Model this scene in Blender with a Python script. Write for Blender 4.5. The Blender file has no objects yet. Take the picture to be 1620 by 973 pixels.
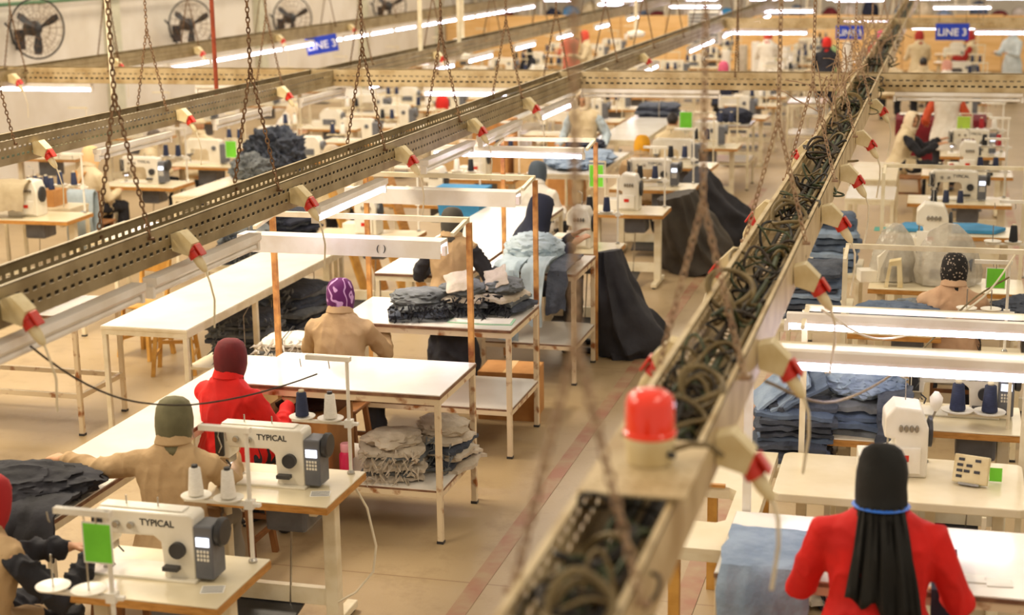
import bpy, bmesh, math, random
import numpy as np
from mathutils import Vector, Matrix, noise as mnoise

scene = bpy.context.scene
C = scene.collection
R_ = random.Random(7)
PI = math.pi

# ------------------------------------------------------------------ camera
IMG_W, IMG_H, F_PX, CAM_H = 1620.0, 973.0, 2480.0, 3.4
_vp, _a = (1497.0 - 810.0, 486.5 + 100.0), 150.0
_y = np.array([_vp[0], _vp[1], -F_PX])
_z = -np.array([_a, -(F_PX * F_PX + _vp[0] * _a) / _vp[1], -F_PX])
_y /= np.linalg.norm(_y); _z /= np.linalg.norm(_z); _x = np.cross(_y, _z)
ROT = np.stack([_x, _y, _z], 1)
cam_data = bpy.data.cameras.new('camera')
cam = bpy.data.objects.new('camera', cam_data); C.objects.link(cam)
cam.matrix_world = Matrix.Translation((0, 0, CAM_H)) @ Matrix(ROT.T.tolist()).to_4x4()
cam_data.sensor_width = 36.0
cam_data.lens = F_PX / IMG_W * 36.0
cam_data.clip_start = 0.05; cam_data.clip_end = 300
cam_data.dof.use_dof = True
cam_data.dof.focus_distance = 9.2
cam_data.dof.aperture_fstop = 1.9
scene.camera = cam

# ------------------------------------------------------------------ world, exposure
world = bpy.data.worlds.new('world'); scene.world = world
world.use_nodes = True
_bg = world.node_tree.nodes['Background']
_bg.inputs[0].default_value = (1.0, 0.87, 0.69, 1)
_bg.inputs[1].default_value = 0.50
scene.view_settings.view_transform = 'Standard'
scene.view_settings.look = 'None'
scene.view_settings.exposure = 0.38
scene.view_settings.gamma = 1.0
scene.view_settings.use_curve_mapping = False
try:
    scene.cycles.use_denoising = True
    scene.cycles.max_bounces = 6
    scene.cycles.diffuse_bounces = 3
    scene.cycles.glossy_bounces = 3
    scene.cycles.sample_clamp_indirect = 4.0
except Exception:
    pass

def overhead_fill(x, y, w, d, power, col=(1.0, 0.86, 0.66)):  # unseen overhead fill light, added to lift the soft light in the hall
    l = bpy.data.lights.new('overhead_fill_light', 'AREA'); l.shape = 'RECTANGLE'; l.size = w; l.size_y = d
    l.energy = power; l.color = col
    o = bpy.data.objects.new('overhead_fill_light', l); C.objects.link(o); o.location = (x, y, 6.2)
for yy in (3, 10, 17, 24, 31, 38):
    overhead_fill(-6.4 if yy < 12 else -5.2, yy, 1.2, 3.0, 420 if yy == 10 else 190)  # stronger fill over the open left floor, added to brighten it
    overhead_fill(-10.6, yy, 1.2, 3.0, 110)
    overhead_fill(1.6, yy, 1.2, 3.0, 50)

# ------------------------------------------------------------------ helpers
def lin(h):
    c = [int(h[i:i + 2], 16) / 255 for i in (0, 2, 4)]
    return tuple((v / 12.92 if v <= 0.04045 else ((v + 0.055) / 1.055) ** 2.4) for v in c) + (1,)

def at(px, py, z):
    d = ROT.T @ np.array([px - 810.0, -(py - 486.5), -F_PX]); t = (z - CAM_H) / d[2]
    return Vector((d[0] * t, d[1] * t, z))

_M = {}
def mat(name, hexc, rough=0.6, hex2=None, scale=6.0, lo=0.4, hi=0.65, bump=0.0, bscale=40.0, metal=0.0, detail=4.0, stretch=None, coat=0.0, alpha=1.0, trans=0.0, spec=0.5):
    if name in _M: return _M[name]
    m = bpy.data.materials.new(name); m.use_nodes = True
    nt = m.node_tree; b = nt.nodes['Principled BSDF']
    b.inputs['Roughness'].default_value = rough; b.inputs['Metallic'].default_value = metal
    b.inputs['Base Color'].default_value = lin(hexc)
    b.inputs['Specular IOR Level'].default_value = spec
    if coat: b.inputs['Coat Weight'].default_value = coat; b.inputs['Coat Roughness'].default_value = 0.12
    if trans: b.inputs['Transmission Weight'].default_value = trans
    if alpha < 1: b.inputs['Alpha'].default_value = alpha
    tc = nt.nodes.new('ShaderNodeTexCoord'); mp = nt.nodes.new('ShaderNodeMapping')
    nt.links.new(tc.outputs['Object'], mp.inputs[0])
    if stretch: mp.inputs['Scale'].default_value = stretch
    n = nt.nodes.new('ShaderNodeTexNoise'); n.inputs['Scale'].default_value = scale; n.inputs['Detail'].default_value = detail
    nt.links.new(mp.outputs[0], n.inputs['Vector'])
    r = nt.nodes.new('ShaderNodeMapRange'); r.inputs[1].default_value = lo; r.inputs[2].default_value = hi
    nt.links.new(n.outputs[0], r.inputs[0])
    mx = nt.nodes.new('ShaderNodeMix'); mx.data_type = 'RGBA'
    c1 = lin(hexc); c2 = lin(hex2) if hex2 else tuple(v * 0.88 for v in c1[:3]) + (1,)
    mx.inputs[6].default_value = c1; mx.inputs[7].default_value = c2
    nt.links.new(r.outputs[0], mx.inputs[0]); nt.links.new(mx.outputs[2], b.inputs['Base Color'])
    if bump:
        n2 = nt.nodes.new('ShaderNodeTexNoise'); n2.inputs['Scale'].default_value = bscale; n2.inputs['Detail'].default_value = 3
        nt.links.new(mp.outputs[0], n2.inputs['Vector'])
        bp = nt.nodes.new('ShaderNodeBump'); bp.inputs['Strength'].default_value = bump; bp.inputs['Distance'].default_value = 0.02
        nt.links.new(n2.outputs[0], bp.inputs['Height']); nt.links.new(bp.outputs[0], b.inputs['Normal'])
    _M[name] = m
    return m

def emis(name, col, strength):
    if name in _M: return _M[name]
    m = bpy.data.materials.new(name); m.use_nodes = True
    b = m.node_tree.nodes['Principled BSDF']
    b.inputs['Base Color'].default_value = (*col, 1)
    b.inputs['Emission Color'].default_value = (*col, 1); b.inputs['Emission Strength'].default_value = strength
    _M[name] = m
    return m

# --- materials
def floor_mat():
    m = mat('concrete_floor', 'b39c78', 0.42, 'a08862', 0.7, 0.35, 0.7, 0.05, 60, detail=8)
    nt = m.node_tree; b = nt.nodes['Principled BSDF']
    # worn patches and dark scuffs
    n = nt.nodes.new('ShaderNodeTexNoise'); n.inputs['Scale'].default_value = 3.2; n.inputs['Detail'].default_value = 10; n.inputs['Roughness'].default_value = 0.7
    tc = nt.nodes.new('ShaderNodeTexCoord'); nt.links.new(tc.outputs['Object'], n.inputs['Vector'])
    r = nt.nodes.new('ShaderNodeMapRange'); r.inputs[1].default_value = 0.52; r.inputs[2].default_value = 0.75; r.inputs[4].default_value = 0.55
    nt.links.new(n.outputs[0], r.inputs[0])
    mx = nt.nodes.new('ShaderNodeMix'); mx.data_type = 'RGBA'
    src = b.inputs['Base Color'].links[0].from_socket
    nt.links.new(src, mx.inputs[6]); mx.inputs[7].default_value = lin('82694a'); nt.links.new(r.outputs[0], mx.inputs[0])
    # expansion joints
    sx = nt.nodes.new('ShaderNodeSeparateXYZ'); nt.links.new(tc.outputs['Object'], sx.inputs[0])
    prev = mx.outputs[2]
    for axis, per, off in ((1, 4.5, 1.35),):
        a1 = nt.nodes.new('ShaderNodeMath'); a1.operation = 'ADD'; a1.inputs[1].default_value = off; nt.links.new(sx.outputs[axis], a1.inputs[0])
        a2 = nt.nodes.new('ShaderNodeMath'); a2.operation = 'PINGPONG'; a2.inputs[1].default_value = per / 2; nt.links.new(a1.outputs[0], a2.inputs[0])
        a3 = nt.nodes.new('ShaderNodeMath'); a3.operation = 'LESS_THAN'; a3.inputs[1].default_value = 0.006; nt.links.new(a2.outputs[0], a3.inputs[0])
        m2 = nt.nodes.new('ShaderNodeMix'); m2.data_type = 'RGBA'; nt.links.new(a3.outputs[0], m2.inputs[0])
        nt.links.new(prev, m2.inputs[6]); m2.inputs[7].default_value = lin('94795a'); prev = m2.outputs[2]
    nt.links.new(prev, b.inputs['Base Color'])
    return m
M_FLOOR = floor_mat()
M_LINE = mat('worn_red_paint', 'a06e54', 0.5, 'a98f6c', 5, 0.36, 0.62, detail=8)
M_WALL = mat('pale_wall', 'ddd6ca', 0.8, 'd0c6b6', 1.2, bump=0.03)
M_PLY = mat('plywood', 'ecc388', 0.6, 'deb06e', 3, stretch=(0.4, 1, 3))
M_LAM = mat('white_laminate', 'f0ebe2', 0.16, 'e6dfd2', 2.5, coat=0.3)
M_LAMC = mat('cream_laminate', 'e6dabd', 0.22, 'dccda9', 3)
M_EDGE = mat('brown_edge', '6e4a36', 0.5, '8d6a4e', 20)
M_WOODE = mat('wood_edge', 'c08a46', 0.45, 'a8722f', 14, stretch=(1, 1, 5))
M_RUST = mat('rusty_cream_paint', 'e2cfae', 0.5, '9a5f2d', 11, 0.55, 0.68, detail=8)
M_RUSTY = mat('rusted_orange_post', 'd9a05a', 0.55, '8a4d20', 9, 0.42, 0.7, detail=8)
M_CREAM = mat('cream_paint', 'e7dcc0', 0.4, 'd8c9a6', 8)
M_WHITEP = mat('white_paint', 'f0ece2', 0.35, 'e2dac8', 6)
M_GALV = mat('dusty_tray_metal', 'a08f6c', 0.5, '85734f', 5, metal=0.25, detail=6)
M_TRAYIN = mat('tray_cream', 'c9b48c', 0.5, 'a98f63', 6, metal=0.1)
M_CHAIN = mat('rusty_chain', '8a6a4a', 0.6, '5c4029', 30, metal=0.4)
M_RCHAIN = mat('tan_rust_chain', 'b89c7c', 0.6, '9a7a60', 30, metal=0.1)
M_DARK = mat('dark_plastic', '2a2a2c', 0.4, '353538', 10)
M_GREYP = mat('grey_plastic', '6a6c72', 0.4, '5c5e64', 10)
M_IVORY = mat('machine_ivory', 'ebe5d6', 0.3, 'e0d8c4', 6)
M_CHROME = mat('brushed_metal', 'b8b4ac', 0.25, metal=0.9)
M_RED = mat('red_plastic', 'd8321e', 0.3, 'b92616', 8)
M_SOCK = mat('socket_cream', 'e2d2a8', 0.45, 'd0bb8a', 10)
M_DOME = mat('beacon_red', 'ff3a1c', 0.12, 'f02c10', 4, coat=0.5)
M_GREEN = mat('green_card', '7ee03a', 0.6, '6ecb30', 5)
M_BLUE = mat('blue_sign', '1a3fc4', 0.45, '1535a8', 3)
M_INK = mat('white_letter', 'f4f4f4', 0.5)
M_TEXT = mat('dark_letter', '2c2c2c', 0.5)
M_CARD = mat('cardboard', 'c08a4e', 0.8, 'ad7840', 6)
M_CARDL = mat('pale_cardboard', 'd8b684', 0.8, 'c9a36c', 6)
M_PAPER = mat('paper', 'f4f0e6', 0.7)
M_WOOD = mat('stool_wood', '8a5a2e', 0.5, '6f4522', 8, stretch=(1, 1, .3))
M_YWOOD = mat('chair_wood', 'd8a552', 0.45, 'c08c3c', 8)
M_SKIN = mat('skin', 'c99873', 0.55, 'b98660', 10)
M_HAIR = mat('black_hair', '1d1714', 0.5, '2b221c', 40)
M_GHAIR = mat('grey_hair', '6b5f52', 0.6, '4c433a', 40)
M_BLACK = mat('black_cloth', '1b1b20', 0.85, '2b2b33', 5, bump=0.5, bscale=14)
M_BLACKS = mat('black_scarf', '0b0a08', 0.8, '15130f', 4, bump=0.4, bscale=10)
M_BEIGE = mat('beige_smock', 'b99c74', 0.85, 'a98b64', 5, bump=0.5, bscale=12)
M_CREAMC = mat('cream_smock', 'd8c6a2', 0.85, 'c8b48c', 5, bump=0.5, bscale=12)
M_REDC = mat('red_coat', 'd9140a', 0.8, 'c20f08', 6, bump=0.5, bscale=10)
M_MAROON = mat('maroon_scarf', '6d1418', 0.8, '591014', 8, bump=0.3, bscale=12)
M_OLIVE = mat('grey_olive_scarf', '6f6a4c', 0.8, '5d593f', 8, bump=0.3, bscale=12)
M_NAVY = mat('navy_cloth', '262a3c', 0.85, '1c2030', 5, bump=0.4, bscale=14)
M_DENIM = mat('dark_denim', '4a505c', 0.9, '343a46', 9, bump=0.7, bscale=25)
M_DENIM2 = mat('blue_denim', '5b6a80', 0.9, '46546a', 7, bump=0.6, bscale=22)
M_DENIML = mat('light_denim', '8c9db2', 0.9, '74869d', 7, bump=0.6, bscale=20)
M_GREYD = mat('grey_denim', '74787a', 0.9, '5a5e60', 9, bump=0.6, bscale=22)
M_PALED = mat('pale_lining', 'cbbfae', 0.9, 'b5a894', 9, bump=0.6, bscale=22)
M_PALEB = mat('pale_blue_cloth', 'b8c6cd', 0.9, 'a2b3bd', 5, bump=0.5, bscale=14)
M_CHARC = mat('charcoal_sack', '34343a', 0.9, '26262c', 5, bump=0.5, bscale=10)
M_BROWNS = mat('brown_grey_sack', '4a443c', 0.9, '39342e', 5, bump=0.5, bscale=10)
M_NAVYT = mat('navy_thread', '1f2742', 0.7, '2a3354', 60, stretch=(1, 1, 8))
M_WHITET = mat('white_thread', 'f2ede4', 0.7, 'e2dccf', 60, stretch=(1, 1, 8))
M_REDT = mat('red_thread', 'b3202a', 0.7, '9a1820', 60)
M_YELLOW = mat('yellow_scarf', 'e6a51c', 0.8, 'd49412', 8)
M_PINK = mat('pink_scarf', 'd8627e', 0.8, 'c4506c', 8)
M_CREAMS = mat('cream_scarf', 'ecdcc0', 0.8, 'ddc8a4', 8)
M_WHITEC = mat('white_coat', 'ece6da', 0.85, 'ddd4c4', 5, bump=0.4, bscale=12)
M_BLUEC = mat('pale_blue_coat', 'cfd8dc', 0.85, 'bfcace', 5, bump=0.4, bscale=12)
M_TEAL = mat('teal_card', '3f9a8c', 0.6)
M_SKY = mat('blue_cloth', '3f8fc0', 0.8, '347ca8', 5)
M_PLAST = mat('clear_plastic_cover', 'cfc8b8', 0.25, 'b9b0a0', 8, bump=0.8, bscale=12, alpha=0.62)
M_CABG = mat('green_cable', '3f4a2a', 0.6, '2c331c', 20)
M_CABB = mat('brown_cable', '3a2d1e', 0.6, '2a2016', 20)
M_CABK = mat('black_cable', '1a1713', 0.6, '241f19', 20)
M_CABT = mat('tan_cable', '7d6a42', 0.6, '665534', 20)
M_CORD = mat('faded_cord', 'a98c6c', 0.7, '8a6c52', 20)
M_CABW = mat('white_cable', 'e4d8bc', 0.5)
M_RPIPE = mat('red_pipe', '9a4020', 0.5, '80341a', 8)
M_GPIPE = mat('green_pipe', '4f7a52', 0.5)
M_TUBE = emis('lit_tube', (0.88, 0.81, 1.0), 14.0)
M_LED = emis('needle_light', (0.85, 0.82, 1.0), 10.0)
M_LCD = emis('lit_display', (0.8, 0.86, 1.0), 1.4)
M_REDLED = emis('red_display', (1.0, 0.12, 0.08), 2.0)
M_HOUSE = mat('batten_white', 'f2ede6', 0.3, 'e6ddd0', 6)
M_SANDAL = mat('sandal', 'a8604a', 0.6)

def pattern_mat(name, base, spots, kind):
    m = mat(name, base, 0.8, None, 6); nt = m.node_tree; b = nt.nodes['Principled BSDF']
    tc = nt.nodes.new('ShaderNodeTexCoord')
    mx = nt.nodes.new('ShaderNodeMix'); mx.data_type = 'RGBA'; mx.inputs[6].default_value = lin(base); mx.inputs[7].default_value = lin(spots)
    r = nt.nodes.new('ShaderNodeMapRange')
    if kind == 'dots':
        v = nt.nodes.new('ShaderNodeTexVoronoi'); v.inputs['Scale'].default_value = 42
        r.inputs[1].default_value = 0.30; r.inputs[2].default_value = 0.22
    else:
        v = nt.nodes.new('ShaderNodeTexWave'); v.inputs['Scale'].default_value = 6; v.inputs['Distortion'].default_value = 16; v.inputs['Detail'].default_value = 2
        r.inputs[1].default_value = 0.80; r.inputs[2].default_value = 0.92
    nt.links.new(tc.outputs['Object'], v.inputs['Vector']); nt.links.new(v.outputs[0], r.inputs[0])
    nt.links.new(r.outputs[0], mx.inputs[0]); nt.links.new(mx.outputs[2], b.inputs['Base Color'])
    return m
M_DOTS = pattern_mat('dotted_scarf', '17120f', 'a8988a', 'dots')
M_PURPLE = pattern_mat('purple_scarf', '5a1258', 'c49ac8', 'wave')

class MB:
    """collects geometry for one mesh; self.mi is the current material slot"""
    def __init__(s): s.v = []; s.f = []; s.m = []; s.mi = 0
    def add(s, vs, fs):
        k = len(s.v); s.v += [tuple(p) for p in vs]
        for f in fs: s.f.append([i + k for i in f]); s.m.append(s.mi)
        return s
    def box(s, c, size, rz=0.0, ch=0.0, rx=0.0, ry=0.0):
        x, y, z = size[0] / 2, size[1] / 2, size[2] / 2
        if ch:
            ch = min(ch, x * .95, y * .95, z * .95)
            vs = []
            for sx in (-1, 1):
                for sy in (-1, 1):
                    for sz in (-1, 1):
                        vs += [(sx * (x - ch), sy * (y - ch), sz * z), (sx * (x - ch), sy * y, sz * (z - ch)), (sx * x, sy * (y - ch), sz * (z - ch))]
            bm = bmesh.new()
            for p in vs: bm.verts.new(p)
            bmesh.ops.convex_hull(bm, input=bm.verts)
            bmesh.ops.dissolve_limit(bm, angle_limit=0.01, verts=bm.verts, edges=bm.edges)
            bm.verts.index_update()
            vs = [v.co[:] for v in bm.verts]; fs = [[v.index for v in f.verts] for f in bm.faces]; bm.free()
        else:
            vs = [(a * x, b * y, d * z) for a in (-1, 1) for b in (-1, 1) for d in (-1, 1)]
            fs = [(0, 1, 3, 2), (4, 6, 7, 5), (0, 4, 5, 1), (2, 3, 7, 6), (0, 2, 6, 4), (1, 5, 7, 3)]
        if rz or rx or ry:
            m = Matrix.Rotation(rz, 3, 'Z') @ Matrix.Rotation(ry, 3, 'Y') @ Matrix.Rotation(rx, 3, 'X')
            vs = [m @ Vector(p) for p in vs]
        return s.add([(p[0] + c[0], p[1] + c[1], p[2] + c[2]) for p in vs], fs)
    def b2(s, x0, x1, y0, y1, z0, z1, ch=0.0):
        return s.box(((x0 + x1) / 2, (y0 + y1) / 2, (z0 + z1) / 2), (abs(x1 - x0), abs(y1 - y0), abs(z1 - z0)), 0, ch)
    def prism(s, poly, y0, y1, axis='y'):
        """extrude a 2-D outline (x,z) along y, or (y,z) along x"""
        n = len(poly)
        if axis == 'y': vs = [(a, y0, b) for a, b in poly] + [(a, y1, b) for a, b in poly]
        elif axis == 'x': vs = [(y0, a, b) for a, b in poly] + [(y1, a, b) for a, b in poly]
        else: vs = [(a, b, y0) for a, b in poly] + [(a, b, y1) for a, b in poly]
        fs = [list(range(n))[::-1], list(range(n, 2 * n))] + [(i, (i + 1) % n, n + (i + 1) % n, n + i) for i in range(n)]
        return s.add(vs, fs)
    def loft(s, pts, radii, n=10, side=None, cap=True, closed=False, wob=None):
        pts = [Vector(p) for p in pts]; k = len(pts)
        rings = []
        up = None
        for i in range(k):
            if closed: t = pts[(i + 1) % k] - pts[(i - 1) % k]
            else: t = pts[min(i + 1, k - 1)] - pts[max(i - 1, 0)]
            if t.length < 1e-9: t = Vector((0, 0, 1))
            t.normalize()
            if side is not None: a = Vector(side)
            elif up is None: a = Vector((1, 0, 0)) if abs(t.x) < .8 else Vector((0, 1, 0))
            else: a = up
            a = a - t * a.dot(t)
            if a.length < 1e-6: a = t.orthogonal()
            a.normalize(); up = a
            b = t.cross(a)
            r = radii[i] if hasattr(radii, '__len__') else radii
            ra, rb = r if hasattr(r, '__len__') else (r, r)
            ring = []
            for j in range(n):
                th = 2 * PI * j / n; w = wob(i, th) if wob else 1.0
                ring.append(pts[i] + a * (math.cos(th) * ra * w) + b * (math.sin(th) * rb * w))
            rings.append(ring)
        vs = [p for r in rings for p in r]; fs = []
        for i in range(k if closed else k - 1):
            i2 = (i + 1) % k
            for j in range(n): fs.append((i * n + j, i * n + (j + 1) % n, i2 * n + (j + 1) % n, i2 * n + j))
        if cap and not closed: fs += [list(range(n))[::-1], list(range((k - 1) * n, k * n))]
        return s.add(vs, fs)
    def limb(s, pts, radii, n=10, side=None):
        """loft with rounded ends"""
        P = [Vector(p) for p in pts]; Rr = [r if hasattr(r, '__len__') else (r, r) for r in radii]
        d0 = (P[0] - P[1]).normalized(); d1 = (P[-1] - P[-2]).normalized()
        m0 = min(Rr[0]); m1 = min(Rr[-1])
        pre = [(P[0] + d0 * m0 * .98, (Rr[0][0] * .2, Rr[0][1] * .2)), (P[0] + d0 * m0 * .7, (Rr[0][0] * .7, Rr[0][1] * .7))]
        post = [(P[-1] + d1 * m1 * .7, (Rr[-1][0] * .7, Rr[-1][1] * .7)), (P[-1] + d1 * m1 * .98, (Rr[-1][0] * .2, Rr[-1][1] * .2))]
        return s.loft([p for p, _ in pre] + P + [p for p, _ in post], [r for _, r in pre] + Rr + [r for _, r in post], n, side)
    def cyl(s, p0, p1, r, n=12, r2=None):
        return s.loft([p0, p1], [r, r if r2 is None else r2], n)
    def tube(s, pts, r, n=6, closed=False): return s.loft(pts, r, n, closed=closed)
    def bar(s, p0, p1, w, h):
        p0, p1 = Vector(p0), Vector(p1); d = p1 - p0; L = d.length; d.normalize()
        up = Vector((0, 0, 1)) if abs(d.z) < .95 else Vector((0, 1, 0))
        a = d.cross(up).normalized(); b = a.cross(d)
        vs = [p + a * (sa * w / 2) + b * (sb * h / 2) for p in (p0, p1) for sa, sb in ((-1, -1), (1, -1), (1, 1), (-1, 1))]
        return s.add(vs, [(3, 2, 1, 0), (4, 5, 6, 7), (0, 1, 5, 4), (1, 2, 6, 5), (2, 3, 7, 6), (3, 0, 4, 7)])
    def lathe(s, prof, o=(0, 0, 0), n=20, ax='z'):
        vs = []; fs = []
        for r, h in prof:
            for j in range(n):
                t = 2 * PI * j / n; a, b = r * math.cos(t), r * math.sin(t)
                p = (a, b, h) if ax == 'z' else ((h, a, b) if ax == 'x' else (b, h, a))
                vs.append((p[0] + o[0], p[1] + o[1], p[2] + o[2]))
        k = len(prof)
        for i in range(k - 1):
            for j in range(n): fs.append((i * n + j, i * n + (j + 1) % n, (i + 1) * n + (j + 1) % n, (i + 1) * n + j))
        fs += [list(range(n))[::-1], list(range((k - 1) * n, k * n))]
        return s.add(vs, fs)
    def ell(s, c, r, n=12, m=8, ry=0):
        prof = [(max(1e-4, math.sin(PI * i / m)), -math.cos(PI * i / m)) for i in range(m + 1)]
        t = MB().lathe(prof, n=n)
        return s.add([(p[0] * r[0] + c[0], p[1] * r[1] + c[1], p[2] * r[2] + c[2]) for p in t.v], t.f)
    def mesh(s, name, mats):
        me = bpy.data.meshes.new(name); me.from_pydata(s.v, [], s.f)
        mats = mats if isinstance(mats, (list, tuple)) else [mats]
        for m in mats: me.materials.append(m)
        if len(mats) > 1: me.polygons.foreach_set('material_index', s.m)
        me.validate(); 
        return me
    def build(s, name, mats, parent=None, smooth=False, loc=None, fix=True):
        me = s.mesh(name, mats)
        if fix:
            bm = bmesh.new(); bm.from_mesh(me); bmesh.ops.recalc_face_normals(bm, faces=bm.faces); bm.to_mesh(me); bm.free()
        if smooth:
            me.polygons.foreach_set('use_smooth', [True] * len(me.polygons))
            try: me.set_sharp_from_angle(angle=math.radians(42))
            except Exception: pass
        return link(name, me, parent, loc)

def link(name, me, parent=None, loc=None):
    o = bpy.data.objects.new(name, me); C.objects.link(o)
    if parent is not None: o.parent = parent
    if loc is not None: o.location = loc
    return o
def tag(o, label, cat, group=None, kind=None):
    if label: o['label'] = label
    if cat: o['category'] = cat
    if group: o['group'] = group
    if kind: o['kind'] = kind
    return o
def thing(name, label, cat, loc=(0, 0, 0), rz=0.0, group=None):
    o = bpy.data.objects.new(name, None); C.objects.link(o); o.location = loc; o.rotation_euler = (0, 0, rz)
    o.empty_display_size = 0.1
    return tag(o, label, cat, group)
def copy_tree(o, parent=None):
    c = o.copy(); C.objects.link(c)
    if parent is not None: c.parent = parent
    for ch in list(o.children): copy_tree(ch, c)
    return c
def dup(o, loc, rz, label, group=None):
    c = copy_tree(o); c.location = loc; c.rotation_euler = (0, 0, rz); c['label'] = label
    if group: c['group'] = group
    return c
def struct(name, mb, m, parent=None):
    o = mb.build(name, m, parent)
    if parent is None: o['kind'] = 'structure'
    return o
def lettering(txt, size, m, parent, loc, rot, name='lettering', sx=1.0):
    cu = bpy.data.curves.new(name, 'FONT'); cu.body = txt; cu.size = size; cu.extrude = 0.0008; cu.align_x = 'CENTER'; cu.align_y = 'CENTER'
    cu.materials.append(m); cu.offset = size * 0.012
    o = bpy.data.objects.new(name, cu); C.objects.link(o)
    me = bpy.data.meshes.new_from_object(o.evaluated_get(bpy.context.evaluated_depsgraph_get()))
    bpy.data.objects.remove(o); bpy.data.curves.remove(cu)
    o = link(name, me, parent, loc); o.rotation_euler = rot; o.scale = (sx, 1, 1)
    return o
ORD = 'first second third fourth fifth sixth seventh eighth ninth tenth eleventh twelfth thirteenth fourteenth fifteenth sixteenth seventeenth eighteenth nineteenth twentieth'.split()
def voxelise(mb, voxel, smooth=3, disp=0.0, dscale=0.1, name='body'):
    me = bpy.data.meshes.new(name); me.from_pydata(mb.v, [], mb.f)
    bm = bmesh.new(); bm.from_mesh(me); bmesh.ops.recalc_face_normals(bm, faces=bm.faces); bm.to_mesh(me); bm.free()
    o = bpy.data.objects.new(name, me); C.objects.link(o)
    r = o.modifiers.new('r', 'REMESH'); r.mode = 'VOXEL'; r.voxel_size = voxel; r.use_smooth_shade = True
    sm = o.modifiers.new('s', 'SMOOTH'); sm.iterations = smooth; sm.factor = 0.5
    dg = bpy.context.evaluated_depsgraph_get()
    out = bpy.data.meshes.new_from_object(o.evaluated_get(dg))
    bpy.data.objects.remove(o); bpy.data.meshes.remove(me)
    if disp:
        n = len(out.vertices); co = np.empty(n * 3, np.float32); out.vertices.foreach_get('co', co); co = co.reshape(-1, 3)
        nr = np.empty(n * 3, np.float32); out.vertices.foreach_get('normal', nr); nr = nr.reshape(-1, 3)
        off = R_.uniform(0, 50)
        for i in range(n):
            p = Vector((co[i][0] / dscale + off, co[i][1] / dscale, co[i][2] / dscale * .55))
            p = p + .5 * Vector((mnoise.noise(p * .7), mnoise.noise(p * .7 + Vector((7, 0, 0))), 0)); w = (1 - min(1, abs(mnoise.noise(p)) * 2.4)) ** 2
            co[i] += nr[i] * (w - 0.3) * disp
        out.vertices.foreach_set('co', co.ravel())
    out.polygons.foreach_set('use_smooth', [True] * len(out.polygons))
    out.update()
    return out

# ------------------------------------------------------------------ cloth builders
def fbm(p, o=3):
    return mnoise.fractal(Vector(p), 1.0, 2.0, o)
def crumple_mb(sx, sy, sz, seed, sub=4, rough=0.22, freq=3.0, boxy=0.6, flat=0.55, ridge=0.5):
    """a crumpled heap: base on z=0, extents about sx, sy, sz"""
    bm = bmesh.new(); bmesh.ops.create_icosphere(bm, subdivisions=sub, radius=1.0)
    off = Vector((seed * 3.7, seed * 1.3, seed * 2.1))
    vs = []
    for v in bm.verts:
        d = v.co.normalized()
        q = Vector([math.copysign(abs(c) ** boxy, c) for c in d]); 
        k = 1.0 / max(1e-6, (abs(q.x) ** 2 + abs(q.y) ** 2 + abs(q.z) ** 2) ** .5)
        e = d * (1 + 0.18 * (q.length * k - 1))
        q = d * freq * .55 + off; q = q + .45 * Vector((mnoise.noise(q * 1.3), mnoise.noise(q * 1.3 + Vector((9, 0, 0))), mnoise.noise(q * 1.3 + Vector((0, 9, 0)))))
        w = mnoise.noise(q * .8)
        r1 = (1 - min(1, abs(mnoise.noise(q * 1.6)) * 2.2)) ** 2; r2 = (1 - min(1, abs(mnoise.noise(q * 3.7 + Vector((5, 5, 5)))) * 2.2)) ** 2
        f = .88 + rough * .7 * w + rough * (.45 * r1 + .22 * r2)
        p = Vector((d.x * f, d.y * f, d.z * f))
        z = p.z
        z = (z + flat) / (1 + flat)
        vs.append((p.x * sx / 2, p.y * sy / 2, max(0.0, z) * sz if z > 0 else 0.0))
    bm.verts.index_update()
    fs = [[v.index for v in f.verts] for f in bm.faces]; bm.free()
    return MB().add(vs, fs)
def sheet_mb(w, d, t, seed, amp=0.012, nx=14, ny=9, edge=0.03, fold=True, droop=0.0):
    """one folded garment: a thick wavy slab with a rounded fold, base about z=0"""
    rr = random.Random(seed); off = Vector((seed * 5.1, seed * 2.3, 0))
    top = []; bot = []
    for j in range(ny + 1):
        for i in range(nx + 1):
            u, v = i / nx, j / ny
            ex = edge * mnoise.noise(Vector((v * 5, seed * 1.9, u > .5))) ; ey = edge * mnoise.noise(Vector((u * 5, seed * 2.7, 3 + (v > .5))))
            x = (u - .5) * (w + ex); y = (v - .5) * (d + ey)
            z = amp * mnoise.noise(Vector((x * 7, y * 7, 0)) + off) + amp * .6 * mnoise.noise(Vector((x * 19, y * 19, 0)) + off)
            dd = max(abs(u - .5), abs(v - .5)) * 2
            z -= droop * max(0, dd - .6) ** 2 * 6
            edgef = min(u, 1 - u, v, 1 - v) * 2 * min(nx, ny)
            th = t * (.55 + .45 * min(1, edgef))
            top.append((x, y, z + t * .5 + th * .5)); bot.append((x, y, z + t * .5 - th * .5))
    n = (nx + 1) * (ny + 1); fs = []
    for j in range(ny):
        for i in range(nx):
            a = j * (nx + 1) + i
            fs.append((a, a + 1, a + nx + 2, a + nx + 1)); fs.append((n + a, n + a + nx + 1, n + a + nx + 2, n + a + 1))
    rim = [i for i in range(nx + 1)] + [(nx + 1) * (j + 1) - 1 for j in range(1, ny + 1)] + [ny * (nx + 1) + i for i in range(nx - 1, -1, -1)] + [(nx + 1) * j for j in range(ny - 1, 0, -1)]
    for a, b in zip(rim, rim[1:] + rim[:1]): fs.append((a, n + a, n + b, b))
    return MB().add(top + bot, fs)
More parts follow.
